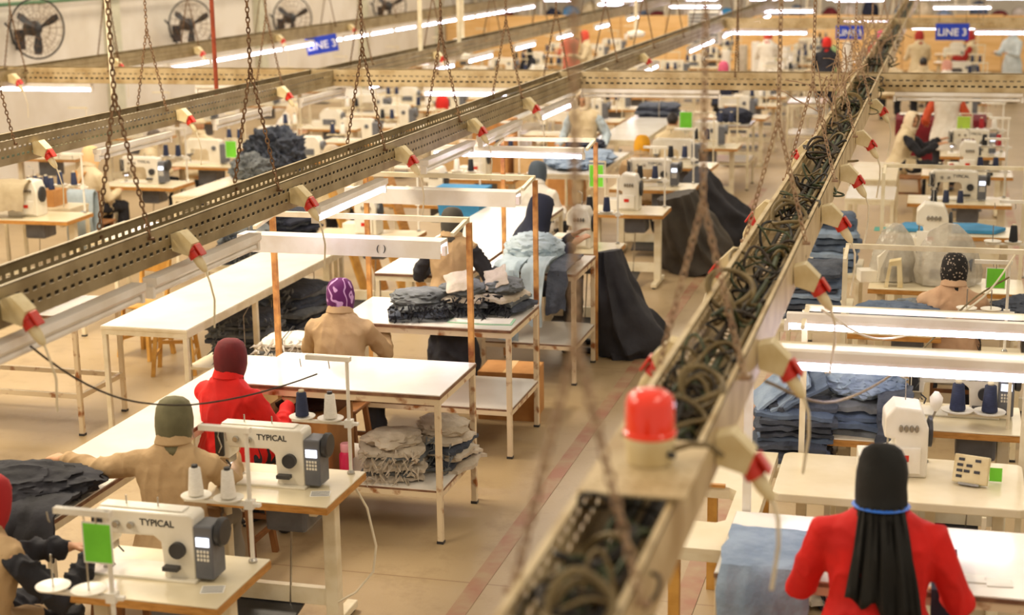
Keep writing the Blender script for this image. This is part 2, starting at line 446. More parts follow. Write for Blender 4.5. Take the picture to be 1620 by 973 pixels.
def fringe_mb(w, h, seed, n=70, L=0.06):
    """loose threads and raw edges sticking out of a bundle's -y face"""
    rr = random.Random(seed); m = MB()
    for _ in range(n):
        x = rr.uniform(-w / 2, w / 2); z = rr.uniform(0.01, h); l = L * rr.uniform(.5, 1.3)
        d = Vector((rr.uniform(-.8, .8), -1, rr.uniform(-.9, .35))).normalized() * l
        k = rr.uniform(.006, .016)
        p = Vector((x, rr.uniform(-.01, .02), z)); q = p + d
        m.add([p + Vector((0, 0, k)), p - Vector((0, 0, k)), p + Vector((k, 0.004, 0)), q, q + Vector((0, .003, .004))], [(0, 1, 3), (1, 2, 3), (2, 0, 4), (0, 3, 4), (2, 4, 3)])
    return m
def bundle(label, loc, w, d, n, t, mats, rz=0.0, seed=1, fringe=None, group='tied garment bundles', amp=0.016, shift=0.03, cat='garment bundle', tie=True, top=None):
    """a tied bundle of garments: layers as parts"""
    root = thing('garment_bundle', label, cat, loc, rz, group)
    rr = random.Random(seed); z = 0
    for i in range(n):
        s = sheet_mb(w * rr.uniform(.86, 1.04), d * rr.uniform(.88, 1.03), t * rr.uniform(.8, 1.2), seed * 13 + i, amp, edge=.06, droop=t * .5)
        o = s.build('garment_layer', mats[i % len(mats)] if not callable(mats) else mats(i), root, True)
        o.location = (rr.uniform(-shift, shift), rr.uniform(-shift, shift), z + .004); o.rotation_euler = (rr.uniform(-.03, .03), rr.uniform(-.03, .03), rr.uniform(-.15, .15))
        z += t * .93
    if fringe:
        f = fringe_mb(w * .95, n * t, seed, int(90 * w / .4), .07).build('frayed_edges', fringe, root); f.location = (0, -d / 2, 0); f['kind'] = 'stuff'
    if top:
        o = crumple_mb(w * .95, d * .95, top[0], seed + 77, 4, rough=.3, freq=2.6).build('crumpled_layer', top[1], root, True); o.location = (0, 0, z)
    if tie:
        h = n * t + .01; dd = d / 2 + .012
        MB().tube([(0.02, -dd, .01), (0.02, -dd, h), (0.02, dd, h), (0.02, dd, .01)], .004, 5, closed=True).build('binding_strip', M_PALED if mats[0] is not M_PALED else M_DARK, root)
    return root
def heap(name, label, cat, loc, size, seed, m, rz=0.0, group=None, sub=5, **k):
    o = crumple_mb(size[0], size[1], size[2], seed, sub, **k).build(name, m, None, True)
    o.location = loc; o.rotation_euler = (0, 0, rz)
    return tag(o, label, cat, group)
def jeans_stack(loc, w, d, n, t, mats, label, group, seed=1, rz=0.0, amp=.010, shift=.02):
    rr = random.Random(seed); z = loc[2]
    for i in range(n):
        s = sheet_mb(w * rr.uniform(.9, 1.04), d * rr.uniform(.9, 1.04), t * rr.uniform(.85, 1.15), seed * 17 + i, amp, edge=.05, droop=t * .4)
        o = s.build('folded_jeans', mats[rr.randrange(len(mats))], None, True)
        o.location = (loc[0] + rr.uniform(-shift, shift), loc[1] + rr.uniform(-shift, shift), z); o.rotation_euler = (0, 0, rz + rr.uniform(-.12, .12))
        tag(o, label.replace('jeans', 'jeans, %s up' % ORD[i], 1), 'jeans', group); z += t * .97
    return z
def drape_mb(path, x0, x1, t=0.012, nx=16, amp=0.02, seed=1, freq=9.0, taper=0.0):
    """a cloth that follows a (y,z) path, e.g. over a table edge"""
    P = [Vector((0, a, b)) for a, b in path]; L = [0]
    for a, b in zip(P, P[1:]): L.append(L[-1] + (b - a).length)
    m = 22; pts = []
    for k in range(m + 1):
        s = L[-1] * k / m; i = max(j for j in range(len(L)) if L[j] <= s + 1e-9); i = min(i, len(P) - 2)
        u = (s - L[i]) / max(1e-6, L[i + 1] - L[i]); pts.append((P[i].lerp(P[i + 1], u), (P[i + 1] - P[i]).normalized()))
    top = []; bot = []
    for k, (p, dr) in enumerate(pts):
        nrm = -Vector((0, -dr.z, dr.y)); hang = min(1, max(0, abs(dr.z)))
        for i in range(nx + 1):
            u = i / nx; tp = 1 - taper * k / m
            x = (x0 + x1) / 2 + (u - .5) * (x1 - x0) * tp + .02 * mnoise.noise(Vector((k * .4, seed, (u > .5) * 3)))
            w = amp * (.35 + .65 * hang) * (mnoise.noise(Vector((x * freq, k * .12, seed * 3.3))) + .5 * mnoise.noise(Vector((x * freq * 2.2, k * .3, seed * 7.1))))
            rag = max(0, (k / m - .6) / .4) ** 2 * (.07 * mnoise.noise(Vector((x * 6, seed * 2.2, 0))) + .03 * mnoise.noise(Vector((x * 17, seed, 0))))
            q = p + nrm * (abs(w) + t) + dr * rag; 
            top.append((x, q.y, q.z)); r = q - nrm * t; bot.append((x, r.y, r.z))
    n = len(top); fs = []
    for j in range(m):
        for i in range(nx):
            a = j * (nx + 1) + i; fs.append((a, a + 1, a + nx + 2, a + nx + 1)); fs.append((n + a, n + a + nx + 1, n + a + nx + 2, n + a + 1))
    rim = list(range(nx + 1)) + [(nx + 1) * (j + 1) - 1 for j in range(1, m + 1)] + [m * (nx + 1) + i for i in range(nx - 1, -1, -1)] + [(nx + 1) * j for j in range(m - 1, 0, -1)]
    for a, b in zip(rim, rim[1:] + rim[:1]): fs.append((a, n + a, n + b, b))
    return MB().add(top + bot, fs)
def sack_mb(pts, radii, pleats=9, amp=0.12, seed=1):
    P = [Vector(p) for p in pts]
    # resample
    PP, RR = [], []
    for i in range(len(P) - 1):
        for k in range(5):
            u = k / 5; PP.append(P[i].lerp(P[i + 1], u)); RR.append(tuple(radii[i][c] * (1 - u) + radii[i + 1][c] * u for c in (0, 1)))
    PP.append(P[-1]); RR.append(tuple(radii[-1]))
    def wob(i, th):
        return 1 + amp * (1 - 2 * abs(math.sin(pleats * .5 * th + 1.4 * math.sin(th * 2 + seed) + i * .07))) * (.4 + .6 * mnoise.noise(Vector((math.cos(th) * 1.5, math.sin(th) * 1.5, i * .12 + seed)))) + .16 * mnoise.noise(Vector((math.cos(th) * 2, math.sin(th) * 2, i * .25 + seed * 3)))
    return MB().loft(PP, RR, 96, side=(1, 0, 0), wob=wob)

# ------------------------------------------------------------------ people
def ik(S, T, l1, l2, pole):
    S, T, pole = Vector(S), Vector(T), Vector(pole)
    d = T - S; L = d.length
    if L > (l1 + l2) * .985: T = S + d.normalized() * (l1 + l2) * .985; d = T - S; L = d.length
    a = (l1 * l1 - l2 * l2 + L * L) / (2 * L); h = math.sqrt(max(0, l1 * l1 - a * a))
    n = d.normalized(); p = pole - n * pole.dot(n); p.normalize()
    return S + n * a + p * h, T
def hand(mb, W, d, nrm, side, k=1.0, fine=True):
    """palm and five bent fingers from wrist W along d; side +1 thumb towards +cross"""
    d = Vector(d).normalized(); nrm = Vector(nrm); nrm = (nrm - d * nrm.dot(d)).normalized(); s = d.cross(nrm) * side
    P = W + d * .045 * k
    mb.limb([W - d * .01, W + d * .03 * k, W + d * .075 * k], [(.024 * k, .017 * k), (.036 * k, .015 * k), (.038 * k, .013 * k)], 10, side=s)
    for i, (o, L) in enumerate(((-.028, .062), (-.0095, .076), (.0095, .08), (.028, .07))):
        b = W + d * .078 * k + s * o * k
        sp = (d + s * o * 3.2).normalized()
        p1 = b + sp * L * .42 * k - nrm * .006; p2 = p1 + (sp - nrm * .35).normalized() * L * .33 * k; p3 = p2 + (sp - nrm * .75).normalized() * L * .27 * k
        mb.limb([b - sp * .02, b, p1, p2, p3], [.0095 * k, .0095 * k, .009 * k, .0082 * k, .0072 * k], 8)
    t0 = W + d * .022 * k + s * .026 * k; t1 = t0 + (d * .6 + s * .8 - nrm * .25).normalized() * .038 * k; t2 = t1 + (d * .9 + s * .35 - nrm * .3).normalized() * .03 * k; t3 = t2 + (d - nrm * .3).normalized() * .024 * k
    mb.limb([t0, t1, t2, t3], [.013 * k, .0115 * k, .0105 * k, .008 * k], 8)

def person(label, loc, rz=0.0, pose='sit', h=1.0, lean=0.15, hands=None, coat=M_BEIGE, legs=M_BLACK, head='hijab', hcol=M_OLIVE, turn=0.0, nod=0.15, voxel=0.012,
           tail=None, apron=None, sleeve=None, skirt=False, group='garment workers', drop=None, seat=0.5, shoes=M_DARK, coat_len=None, wide=1.0, lanyard=None, mouth=True, vest=False, head_px=None):
    root = thing('person', label, 'person', loc, rz, group)
    fine = voxel <= .008
    pz = seat + .06 if pose == 'sit' else .86 * h
    up = Vector((0, math.sin(lean), math.cos(lean))); fw = Vector((0, math.cos(lean), -math.sin(lean)))
    P = Vector((0, 0, pz))
    at_ = lambda s, f=0.0: P + up * s * h + fw * f * h
    sw = .18 * h * wide
    chest, shl, neck0 = at_(.26), at_(.405), at_(.445)
    hup = (up * .6 + Vector((0, math.sin(lean + nod * .5), math.cos(lean + nod * .5))) * .4).normalized()
    hk = .9 * h; hc = neck0 + hup * .125 * h + fw * .02
    if head_px:
        tp = hc + hup * .125 * hk; w = at(head_px[0], head_px[1], tp.z); c_, s_ = math.cos(rz), math.sin(rz)
        root.location = (w.x - (tp.x * c_ - tp.y * s_), w.y - (tp.x * s_ + tp.y * c_), 0)
    # --- arms
    if hands is None: hands = [(-.16, .36, pz + .16), (.16, .36, pz + .16)]
    arms = []
    for sgn, T in zip((-1, 1), hands):
        S = shl + Vector((sgn * sw * .97, 0, -.045)); 
        E, W = ik(S, T, .275 * h, .245 * h, (sgn * .4, -.45, -.8)); arms.append((S, E, W))
    # --- legs
    lg = []
    for sgn in (-1, 1):
        Hp = P + Vector((sgn * .088 * h, 0, -.01))
        if pose == 'sit': K = Hp + Vector((sgn * .05, .40 * h, -.02)); A = Vector((K.x + sgn * .01, K.y - .04, .075))
        else: K = Vector((sgn * .095 * h, .02, .46 * h)); A = Vector((sgn * .1 * h, -.01, .075))
        lg.append((Hp, K, A))
    # --- body: one continuous surface
    b = MB()
    b.limb([P - up * .03, at_(.1), chest, shl - up * .03, at_(.435)], [(.145 * h * wide, .10 * h), (.125 * h, .085 * h), (.14 * h, .095 * h), (.13 * h, .075 * h), (.05 * h, .05 * h)], 16, side=(1, 0, 0))
    b.limb([at_(.40), hc - hup * .06], [.05 * h, .047 * h], 12)
    Rh = Matrix.Rotation(turn, 3, 'Z')
    hf = (Rh @ (Vector((0, math.cos(nod), -math.sin(nod))))).normalized(); hs = hf.cross(hup).normalized()
    hu = hs.cross(hf)
    def hp(x, y, z): return hc + hs * x * hk + hf * y * hk + hu * z * hk
    def hell(c, r, n=14, m=10):
        t = MB().ell((0, 0, 0), r, n, m); b.add([hp(c[0] + p[0], c[1] + p[1], c[2] + p[2]) for p in t.v], t.f)
    hell((0, -.012, .025), (.074, .092, .092)); hell((0, .012, -.035), (.06, .072, .078)); hell((0, .05, -.092), (.026, .026, .02))
    hell((0, .085, -.02), (.013, .022, .022)); hell((0, .078, .0), (.009, .014, .03)); hell((0, .072, -.062), (.024, .014, .011)); hell((0, .068, .03), (.05, .02, .012))
    for s in (-1, 1): hell((s * .074, -.012, -.012), (.01, .02, .03))
    for (S, E, W), sgn in zip(arms, (-1, 1)):
        b.limb([S, S.lerp(E, .5), E, E.lerp(W, .45), W], [.046 * h, .042 * h, .037 * h, .035 * h, .024 * h], 10)
        dd = (W - E).normalized(); hd = (dd + Vector((0, .25, -.1))).normalized()
        hand(b, W, hd, Vector((sgn * .25, 0, 1)), -sgn if hd.y >= -.2 else sgn, h, fine)
    for Hp, K, A in lg:
        b.limb([Hp, Hp.lerp(K, .5), K, K.lerp(A, .4), A], [.08 * h, .07 * h, .052 * h, .05 * h, .034 * h], 10)
        b.limb([A + Vector((0, -.04, -.035)), A + Vector((0, .05, -.04)), A + Vector((0, .15, -.052))], [(.03, .032), (.037, .03), (.034, .018)], 10, side=(1, 0, 0))
    me = voxelise(b, voxel, 2 if fine else 1, name='body'); me.materials.append(M_SKIN); link('body', me, root)
    # eyes
    e = MB()
    for s in (-1, 1):
        c = hp(s * .03, .075, .008); e.ell(c, (.0105 * h, .0105 * h, .008 * h), 8, 6)
    e.build('eyes', M_DARK, root, True)
    if mouth:
        c = [hp(x, .0875 - abs(x) * .3, -.062) for x in (-.02, -.01, 0, .01, .02)]
        MB().tube(c, .004 * h, 5).build('lips', mat('lips', '9a5a4c', .5), root, True)
    # --- coat: torso, sleeves, hem
    c = MB(); wv = wide
    if pose == 'sit':
        base = [(P - up * .10 + Vector((0, -.03, 0)), (.205 * h * wv, .165 * h)), (P, (.195 * h * wv, .145 * h))]
    else:
        cl = coat_len if coat_len else .30
        base = [(P - up * cl, (.225 * h * wv, .18 * h)), (P - up * .12, (.212 * h * wv, .165 * h)), (P, (.192 * h * wv, .145 * h))]
    seq = base + [(at_(.12), (.16 * h * wv, .115 * h)), (chest, (.178 * h * wv, .122 * h)), (at_(.34), (.195 * h * wv, .115 * h)), (at_(.39), (.175 * h * wv, .1 * h)), (at_(.43), (.135 * h * wv, .09 * h)), (at_(.46), (.095 * h, .08 * h)), (at_(.485), (.078 * h, .074 * h)), (at_(.50), (.07 * h, .068 * h))]
    c.loft([p for p, _ in seq], [r for _, r in seq], 22, side=(1, 0, 0))
    sl = MB() if sleeve else c
    for (S, E, W), sgn in zip(arms, (-1, 1)):
        S2 = S.lerp(shl, .3); q = W.lerp(E, .14 if not vest else .95)
        if vest: c.limb([shl, S.lerp(shl, .22)], [.082 * h, .08 * h], 14)
        if not vest or sleeve:
            q = W.lerp(E, .14)
            vk = .86 if vest else 1.0
            sl.limb([S2, S, S.lerp(E, .5), E, E.lerp(q, .5), q], [.06 * h * vk, .064 * h * vk, .06 * h, .056 * h, .052 * h, .045 * h], 14)
    if pose == 'sit':
        for Hp, K, A in lg:
            c.limb([Hp + Vector((0, -.02, 0)), Hp.lerp(K, .55) + Vector((0, 0, .012))], [.105 * h, .09 * h], 12)
    me = voxelise(c, voxel * 1.15, 3, .010 * h, .10, 'coat'); me.materials.append(coat); link('coat', me, root)
    n_ = 24; cv = []
    for s_, r_ in ((.462, .084), (.51, .074), (.516, .078), (.47, .092)):
        for k_ in range(n_): t_ = 2 * PI * k_ / n_; cv.append(at_(s_) + Vector((math.cos(t_) * r_ * h, 0, 0)) + fw * (math.sin(t_) * (r_ + .002) * h))
    MB().add(cv, [(i_ * n_ + k_, i_ * n_ + (k_ + 1) % n_, ((i_ + 1) % 4) * n_ + (k_ + 1) % n_, ((i_ + 1) % 4) * n_ + k_) for i_ in range(4) for k_ in range(n_)]).build('collar', coat, root, True)
    if sleeve:
        me = voxelise(sl, voxel * 1.15, 3, .02 * h, .07, 'sleeves'); me.materials.append(sleeve); link('sleeves', me, root)
    # --- legs / skirt
    t = MB()
    if skirt and pose != 'sit':
        t.loft([Vector((0, -.01, .07)), Vector((0, 0, .4)), P - up * .05], [(.24 * h, .2 * h), (.2 * h, .16 * h), (.16 * h, .11 * h)], 24, side=(1, 0, 0), wob=lambda i, th: 1 + .05 * math.sin(9 * th))
    else:
        for Hp, K, A in lg:
            t.limb([Hp, Hp.lerp(K, .5), K, K.lerp(A, .5), A + Vector((0, 0, .03))], [.10 * h, .09 * h, .075 * h, .07 * h, .06 * h], 14)
        t.limb([P + Vector((-.06, 0, 0)), P + Vector((.06, 0, 0))], [.115 * h, .115 * h], 12)
    me = voxelise(t, voxel * 1.3, 2, .02 * h, .1, 'trousers'); me.materials.append(legs); link('skirt' if skirt else 'trousers', me, root)
    s = MB()
    for Hp, K, A in lg:
        s.limb([A + Vector((0, -.045, -.042)), A + Vector((0, .05, -.045)), A + Vector((0, .16, -.052))], [(.036, .036), (.043, .034), (.038, .024)], 10, side=(1, 0, 0))
    s.build('shoes', shoes, root, True)
    # --- head cover
    if head == 'hijab':
        m = MB(); n = 36
        prof = [(.130, .004, .004, -.01), (.125, .042, .05, -.01), (.106, .07, .085, -.01), (.068, .086, .104, -.008), (.02, .093, .113, -.005), (-.03, .093, .112, -.004), (-.075, .086, .102, 0), (-.11, .078, .09, 0), (-.14, .076, .084, -.005)]
        if drop is not None: prof[6:] = [(-.075, .094, .11, 0), (-.11, .094, .107, 0), (-.14, .094, .106, -.005)]
        if drop is None: prof += [(-.165, .08, .08, -.012)]
        else:
            for k, q in enumerate(drop): prof.append((-.175 - .05 * k, q[0], q[1], -.015))
        vs = []; fs = []
        for i, (z, rx, ry, oy) in enumerate(prof):
            for j in range(n):
                th = 2 * PI * j / n
                w = 1 + (.018 * math.sin(5 * th + z * 40) + .012 * math.sin(11 * th + z * 23)) * min(1, i / 3) * (1.0 if i < 8 else 2.0)
                x, y = math.cos(th) * rx * w, math.sin(th) * ry * w + oy
                if z > -.13: vs.append(hp(x, y, z))
                else:
                    q = hc + (hs * x + hf * y) * h + (hu * (-.13) + up * (z + .13)) * h; vs.append(q)
        k = len(prof)
        for i in range(k - 1):
            zm = (prof[i][0] + prof[i + 1][0]) / 2
            for j in range(n):
                th = 2 * PI * (j + .5) / n; fr = abs(((th - PI / 2 + PI) % (2 * PI)) - PI)
                if -.088 < zm < .09 and fr < .72 - max(0, abs(zm) - .05) * 6: continue
                fs.append((i * n + j, i * n + (j + 1) % n, (i + 1) * n + (j + 1) % n, (i + 1) * n + j))
        fs.append(list(range(n)))
        o = MB().add(vs, fs).build('hijab', hcol, root, True)
        so = o.modifiers.new('t', 'SOLIDIFY'); so.thickness = .009; so.offset = 1
    elif head == 'hair':
        m = MB(); t2 = MB().ell((0, 0, 0), (.082, .1, .1), 18, 12)
        m.add([hp(p[0], p[1] - .014 - (.03 if p[1] > 0 and p[2] < .05 else 0), max(p[2] + .03, -.045 if p[1] < 0 else .02)) for p in t2.v], t2.f)
        m.build('hair', hcol, root, True)
    elif head == 'cap':
        m = MB(); t2 = MB().ell((0, 0, 0), (.088, .108, .1), 18, 12)
        m.add([hp(p[0], p[1] - .008, max(p[2] + .035, .03)) for p in t2.v], t2.f)
        m.limb([hp(-.05, .09, .04), hp(0, .125, .035), hp(.05, .09, .04)], [(.03, .006), (.045, .006), (.03, .006)], 10)
        m.build('cap', hcol, root, True)
    if tail:      # scarf end hanging over the back
        mcol, L, w0, w1 = tail
        m = MB(); n = 18; rows = 12; vs = []; fs = []
        for i in range(rows + 1):
            u = i / rows; c0 = neck0 + up * (.035 - L * u) * h - fw * (.085 + .05 * min(1, u * 2)) * h
            ww = (w0 + (w1 - w0) * u) * h
            for j in range(n + 1):
                v = j / n - .5
                pl = .016 * math.sin(v * 26 + u * 1.2) * (.3 + .7 * u) + .01 * math.sin(v * 47 + u * 2)
                drop_ = .06 * u ** 4 * max(0, min(1, (v + .15) * 6)) + .02 * u ** 3 * math.sin(v * 17)
                vs.append(c0 + Vector((v * 2 * ww / 2 + .02 * u, 0, -drop_)) - fw * (pl + .012) + fw * (abs(v) ** 2 * .12))
        k = (n + 1) * (rows + 1)
        for i in range(rows):
            for j in range(n): a = i * (n + 1) + j; fs.append((a, a + 1, a + n + 2, a + n + 1))
        o = MB().add(vs, fs).build('scarf_tail', mcol, root, True); so = o.modifiers.new('t', 'SOLIDIFY'); so.thickness = .012; so.offset = 0
    if apron:     # crossed straps on the back
        m = MB()
        for sgn in (-1, 1):
            m.bar(at_(.40, -.11) + Vector((sgn * .09, 0, 0)), at_(.1, -.155) + Vector((-sgn * .07, 0, 0)), .035, .012)
        m.build('apron_straps', apron, root)
    if lanyard:
        pts = [hc + hu * (-.098) * h - fw * .012 + Vector((math.cos(t) * .096, math.sin(t) * .112, -.012 * math.sin(t))) for t in [2 * PI * i / 24 for i in range(24)]]
        MB().loft(pts, [(.004, .012)] * 24, 8, side=(0, 0, 1), closed=True).build('lanyard', lanyard, root, True)
    return root

# ------------------------------------------------------------------ the setting
struct('floor', MB().b2(-13.6, 9, -3, 58, -0.2, 0), M_FLOOR)
struct('wall_left', MB().b2(-13.9, -13.5, -3, 58, 0, 6.5), M_WALL)
struct('wall_back', MB().b2(-13.9, 9, 57.8, 58.2, 0, 6.5), M_WALL)
for i, yy in enumerate((12.0, 18.0, 24.0, 30.0, 36.0, 42.0)):
    struct('trim_%d' % (i + 1), MB().b2(-13.5, -13.36, yy - .17, yy + .17, 0, 6.5), mat('pilaster_paint', 'c9c6ae', .7))
part_wall = MB().b2(-13.4, 9, 42.42, 42.5, 0, 1.40)
pw = struct('wall_partition', part_wall, M_CARDL)
for i in range(18):
    x = -13.35 + i * 1.24
    MB().b2(x, x + 1.21, 42.385, 42.42, .03, 1.43 + .012 * (i % 3)).build('plywood_panel', M_PLY, pw)
# worn painted lines on the floor
for k, (x, w, y0, y1) in enumerate(((-2.30, .10, 6.0, 22.0), (-1.17, .12, 5.5, 14.0), (.93, .1, 9.0, 34.0))):
    o = MB().b2(x - w / 2, x + w / 2, y0, y1, 0.0005, 0.003).build('floor_line', M_LINE)
    tag(o, None, None, None, 'structure')

# ------------------------------------------------------------------ cable trays
def tray_mb(L, w=.24, h=.16, pitch=.062, slot=.036, plain=False):
    """perforated tray along +y from 0 to L, centred on x=0, base at z=0"""
    m = MB(); t = .003
    n = int(L / pitch)
    def wall(x, sgn):
        bands = [(0, h, 0)] if plain and sgn > 0 else [(0, .045, 0), (.045, .062, 1), (.062, .098, 0), (.098, .115, 1), (.115, h, 0)]
        for z0, z1, hole in bands:
            if not hole:
                m.add([(x, 0, z0), (x, L, z0), (x, L, z1), (x, 0, z1)], [(0, 1, 2, 3)])
            else:
                off = 0 if z0 < .07 else pitch * .5
                for i in range(n + 1):
                    a = i * pitch + off; b = min(L, a + pitch - slot)
                    if a < L: m.add([(x, a, z0), (x, b, z0), (x, b, z1), (x, a, z1)], [(0, 1, 2, 3)])
        m.add([(x, 0, h), (x, L, h), (x - sgn * .018, L, h), (x - sgn * .018, 0, h)], [(0, 1, 2, 3)])
    wall(-w / 2, -1); wall(w / 2, 1)
    xs = [-w / 2, -w * .28, -w * .16, w * .16, w * .28, w / 2]
    for i in range(5):
        if i % 2 == 0: m.add([(xs[i], 0, 0), (xs[i + 1], 0, 0), (xs[i + 1], L, 0), (xs[i], L, 0)], [(0, 1, 2, 3)])
        else:
            for k in range(n + 1):
                a = k * pitch; b = min(L, a + pitch - slot)
                m.add([(xs[i], a, 0), (xs[i + 1], a, 0), (xs[i + 1], b, 0), (xs[i], b, 0)], [(0, 1, 2, 3)])
    return m
def tray(label, x, y0, L, z=1.99, rz=0.0, m=M_GALV, w=.24, plain=False):
    o = tray_mb(L, w, plain=plain).build('cable_tray', m, None, fix=False)
    so = o.modifiers.new('t', 'SOLIDIFY'); so.thickness = .003
    o.location = (x, y0, z); o.rotation_euler = (0, 0, rz)
    return tag(o, label, 'cable tray', 'perforated cable trays')
TZ = 1.99
tray('cable-filled tray running beside the red beacon', -.655, .6, 38, TZ, 0, M_TRAYIN, .235, True)
tray('wide perforated tray above the white T-shaped table rows', -3.54, 2.0, 34, TZ)
tray('second perforated tray hanging between the middle sewing rows', -6.16, 5.0, 34, TZ, 0, M_GALV, .26)
tray('perforated tray hanging closest to the fan wall', -9.72, 10.0, 30, TZ, 0, M_GALV, .24)
tray('cross tray spanning the hall under the second row of chains', 3.2, 15.35, 14.2, TZ, PI / 2, M_TRAYIN)
tray('far cross tray under the blue line signs', 5.5, 26.1, 9.0, TZ, PI / 2, M_TRAYIN)

# hanging chains: one long chain and a forked lower end
def chain_mb(p0, p1, link=.036, r=.0037, wr=.0098):
    m = MB(); p0, p1 = Vector(p0), Vector(p1); d = p1 - p0; L = d.length; d.normalize()
    a = d.orthogonal().normalized(); b = d.cross(a); n = max(2, int(L / (link * .74)))
    for i in range(n):
        c = p0 + d * (L * (i + .5) / n); s = a if i % 2 else b
        pts = []
        for k in range(8):
            t = 2 * PI * k / 8
            pts.append(c + d * math.sin(t) * link * .5 + s * math.cos(t) * wr)
        m.loft(pts, r, 4, side=(d.cross(s)), closed=True)
    return m
def hanger_proto(w, mtl, fork=.62, top=2.3):
    root = thing('hanging_chain', 'x', 'chain')
    j = (0, 0, .16 + fork)
    chain_mb(j, (0, 0, top)).build('chain', mtl, root)
    for s in (-1, 1):
        chain_mb((s * w / 2, 0, .14), j).build('chain_leg', mtl, root)
        MB().cyl((s * w / 2 - .02, 0, .13), (s * w / 2 + .02, 0, .13), .008, 8).build('hook', mtl, root)
    return root
H1 = hanger_proto(.26, M_CHAIN); H2 = hanger_proto(.26, M_RCHAIN, .5); Hf = {}
def hangers(proto, x, ys, phrase, first=True):
    for i, y in enumerate(ys):
        o = proto if (first and i == 0) else copy_tree(proto)
        o.location = (x, y, TZ); o['label'] = '%s chain hanger from the entry end of the %s' % (ORD[i], phrase); o['group'] = 'chains holding the cable trays'
hangers(H1, -3.54, [4.75, 6.30, 7.75, 9.45, 11.1, 12.9, 14.7, 17.0, 19.3, 21.6, 24.0, 27.0, 30.0], 'wide perforated tray')
hangers(H1, -6.16, [7.4, 9.35, 11.55, 13.9, 16.4, 19.0, 21.7, 24.5, 28.0, 32.0], 'second perforated tray', False)
hangers(H1, -9.72, [13.6, 15.2, 17.2, 19.4, 21.8, 24.4, 27.4, 31.0, 35.0], 'tray closest to the fan wall', False)
hangers(H2, -.655, [2.86, 4.55, 6.75, 8.6, 10.6, 12.8, 15.8, 19.0, 22.5, 26.5, 31.0], 'cable-filled tray')
for i, x in enumerate((-8.6, -4.9, -1.9, 1.6)):
    o = copy_tree(H1); o.location = (x, 15.35, TZ); o.rotation_euler = (0, 0, PI / 2); o['label'] = '%s chain hanger along the cross tray, counted from the fan wall' % ORD[i]; o['group'] = 'chains holding the cable trays'

# cables in the main tray
rc = random.Random(3)
def wander(x0, z0, y0, y1, ax, az, seed, step=.16):
    pts = []; y = y0
    while y < y1:
        pts.append((x0 + ax * mnoise.noise(Vector((y * .9, seed * 3.1, 0))) * 1.6, y, z0 + az * (mnoise.noise(Vector((y * 1.1, 0, seed * 2.7))) + .2))); y += step
    return pts
cname = {id(M_CABG): 'dark green', id(M_CABK): 'black', id(M_CABB): 'dark brown', id(M_CABT): 'tan'}
def tray_cables(x, y0, y1, mats, phrase, rz=0.0, rmax=.012, ax=.03, az=.02, spread=.075, seed0=0):
    cnt = {}; n = len(mats)
    for i, mm in enumerate(mats):
        r = rmax * rc.uniform(.65, 1.0)
        pts = wander(-spread + 2 * spread * i / max(1, n - 1), TZ + .02 + .022 * (i % 3) + az * .2, y0 + rc.uniform(0, .4), y1, ax, az, i + 1 + seed0)
        if rz: pts = [(-y, x + px, z) for px, y, z in pts]
        else: pts = [(x + px, y, z) for px, y, z in pts]
        o = MB().tube(pts, r, 6).build('cable', mm, None, True)
        nm = cname[id(mm)]; k = cnt[nm] = cnt.get(nm, -1) + 1
        tag(o, '%s of the %s cables lying in the %s' % (ORD[k].capitalize(), nm, phrase), 'cable', '%s cables in the %s' % (nm, phrase))
tray_cables(-.655, 1.0, 36, [M_CABG, M_CABK, M_CABB, M_CABT, M_CABK, M_CABG, M_CABB, M_CABK, M_CABT, M_CABB], 'cable-filled tray', rmax=.012, ax=.018, spread=.062)
tray_cables(-3.54, 2.2, 35, [M_CABK, M_CABB, M_CABK, M_CABB, M_CABK], 'wide perforated tray', rmax=.015, ax=.012, spread=.07, seed0=20)
tray_cables(-6.16, 5.2, 38, [M_CABK, M_CABB, M_CABK, M_CABG], 'second perforated tray', rmax=.015, ax=.012, spread=.07, seed0=30)
tray_cables(15.35, -3.0, 10.8, [M_CABB, M_CABK, M_CABB], 'cross tray', PI / 2, .022, .02, .015, seed0=40)
# tangles of thin slack wire, and loops of cable sticking out of the tray
for i, (y, nn, rad) in enumerate(((2.9, 9, .085), (3.2, 8, .08), (4.15, 11, .09), (4.45, 10, .09), (4.8, 9, .085), (5.45, 8, .08), (6.2, 9, .09), (6.9, 7, .08), (7.8, 9, .09), (8.8, 8, .09), (10.0, 9, .1), (11.4, 9, .1), (13.0, 10, .11), (15.0, 12, .13), (17.5, 12, .14), (20.5, 12, .14))):
    m = MB(); mi = 0
    for k in range(nn):
        c = Vector((rc.uniform(-.05, .05), rc.uniform(-.18, .18), rc.uniform(.05, .13))); pts = []
        ex, ey = rad * rc.uniform(.4, 1.0), rad * rc.uniform(.5, 1.7); tl = rc.uniform(-.7, .7); tw = rc.uniform(0, 3.1); ph = rc.uniform(0, 6)
        for a in range(20):
            t = 2 * PI * a / 20; q = Vector((math.cos(t) * ex, math.sin(t) * ey, .025 * math.sin(2 * t + ph)))
            pts.append(Matrix.Rotation(tw, 3, 'Z') @ (Matrix.Rotation(tl, 3, 'X') @ q) + c)
        m.mi = k % 4; m.tube(pts, rc.uniform(.004, .008), 5, closed=True)
    o = m.build('cable_tangle', [M_CABB, M_CABG, M_CABT, M_CABK], None, True); o.location = (-.655, y, TZ + .0)
    tag(o, '%s tangle of slack wires from the beacon end of the cable-filled tray' % ORD[i], 'cable tangle', 'tangles of slack wire')
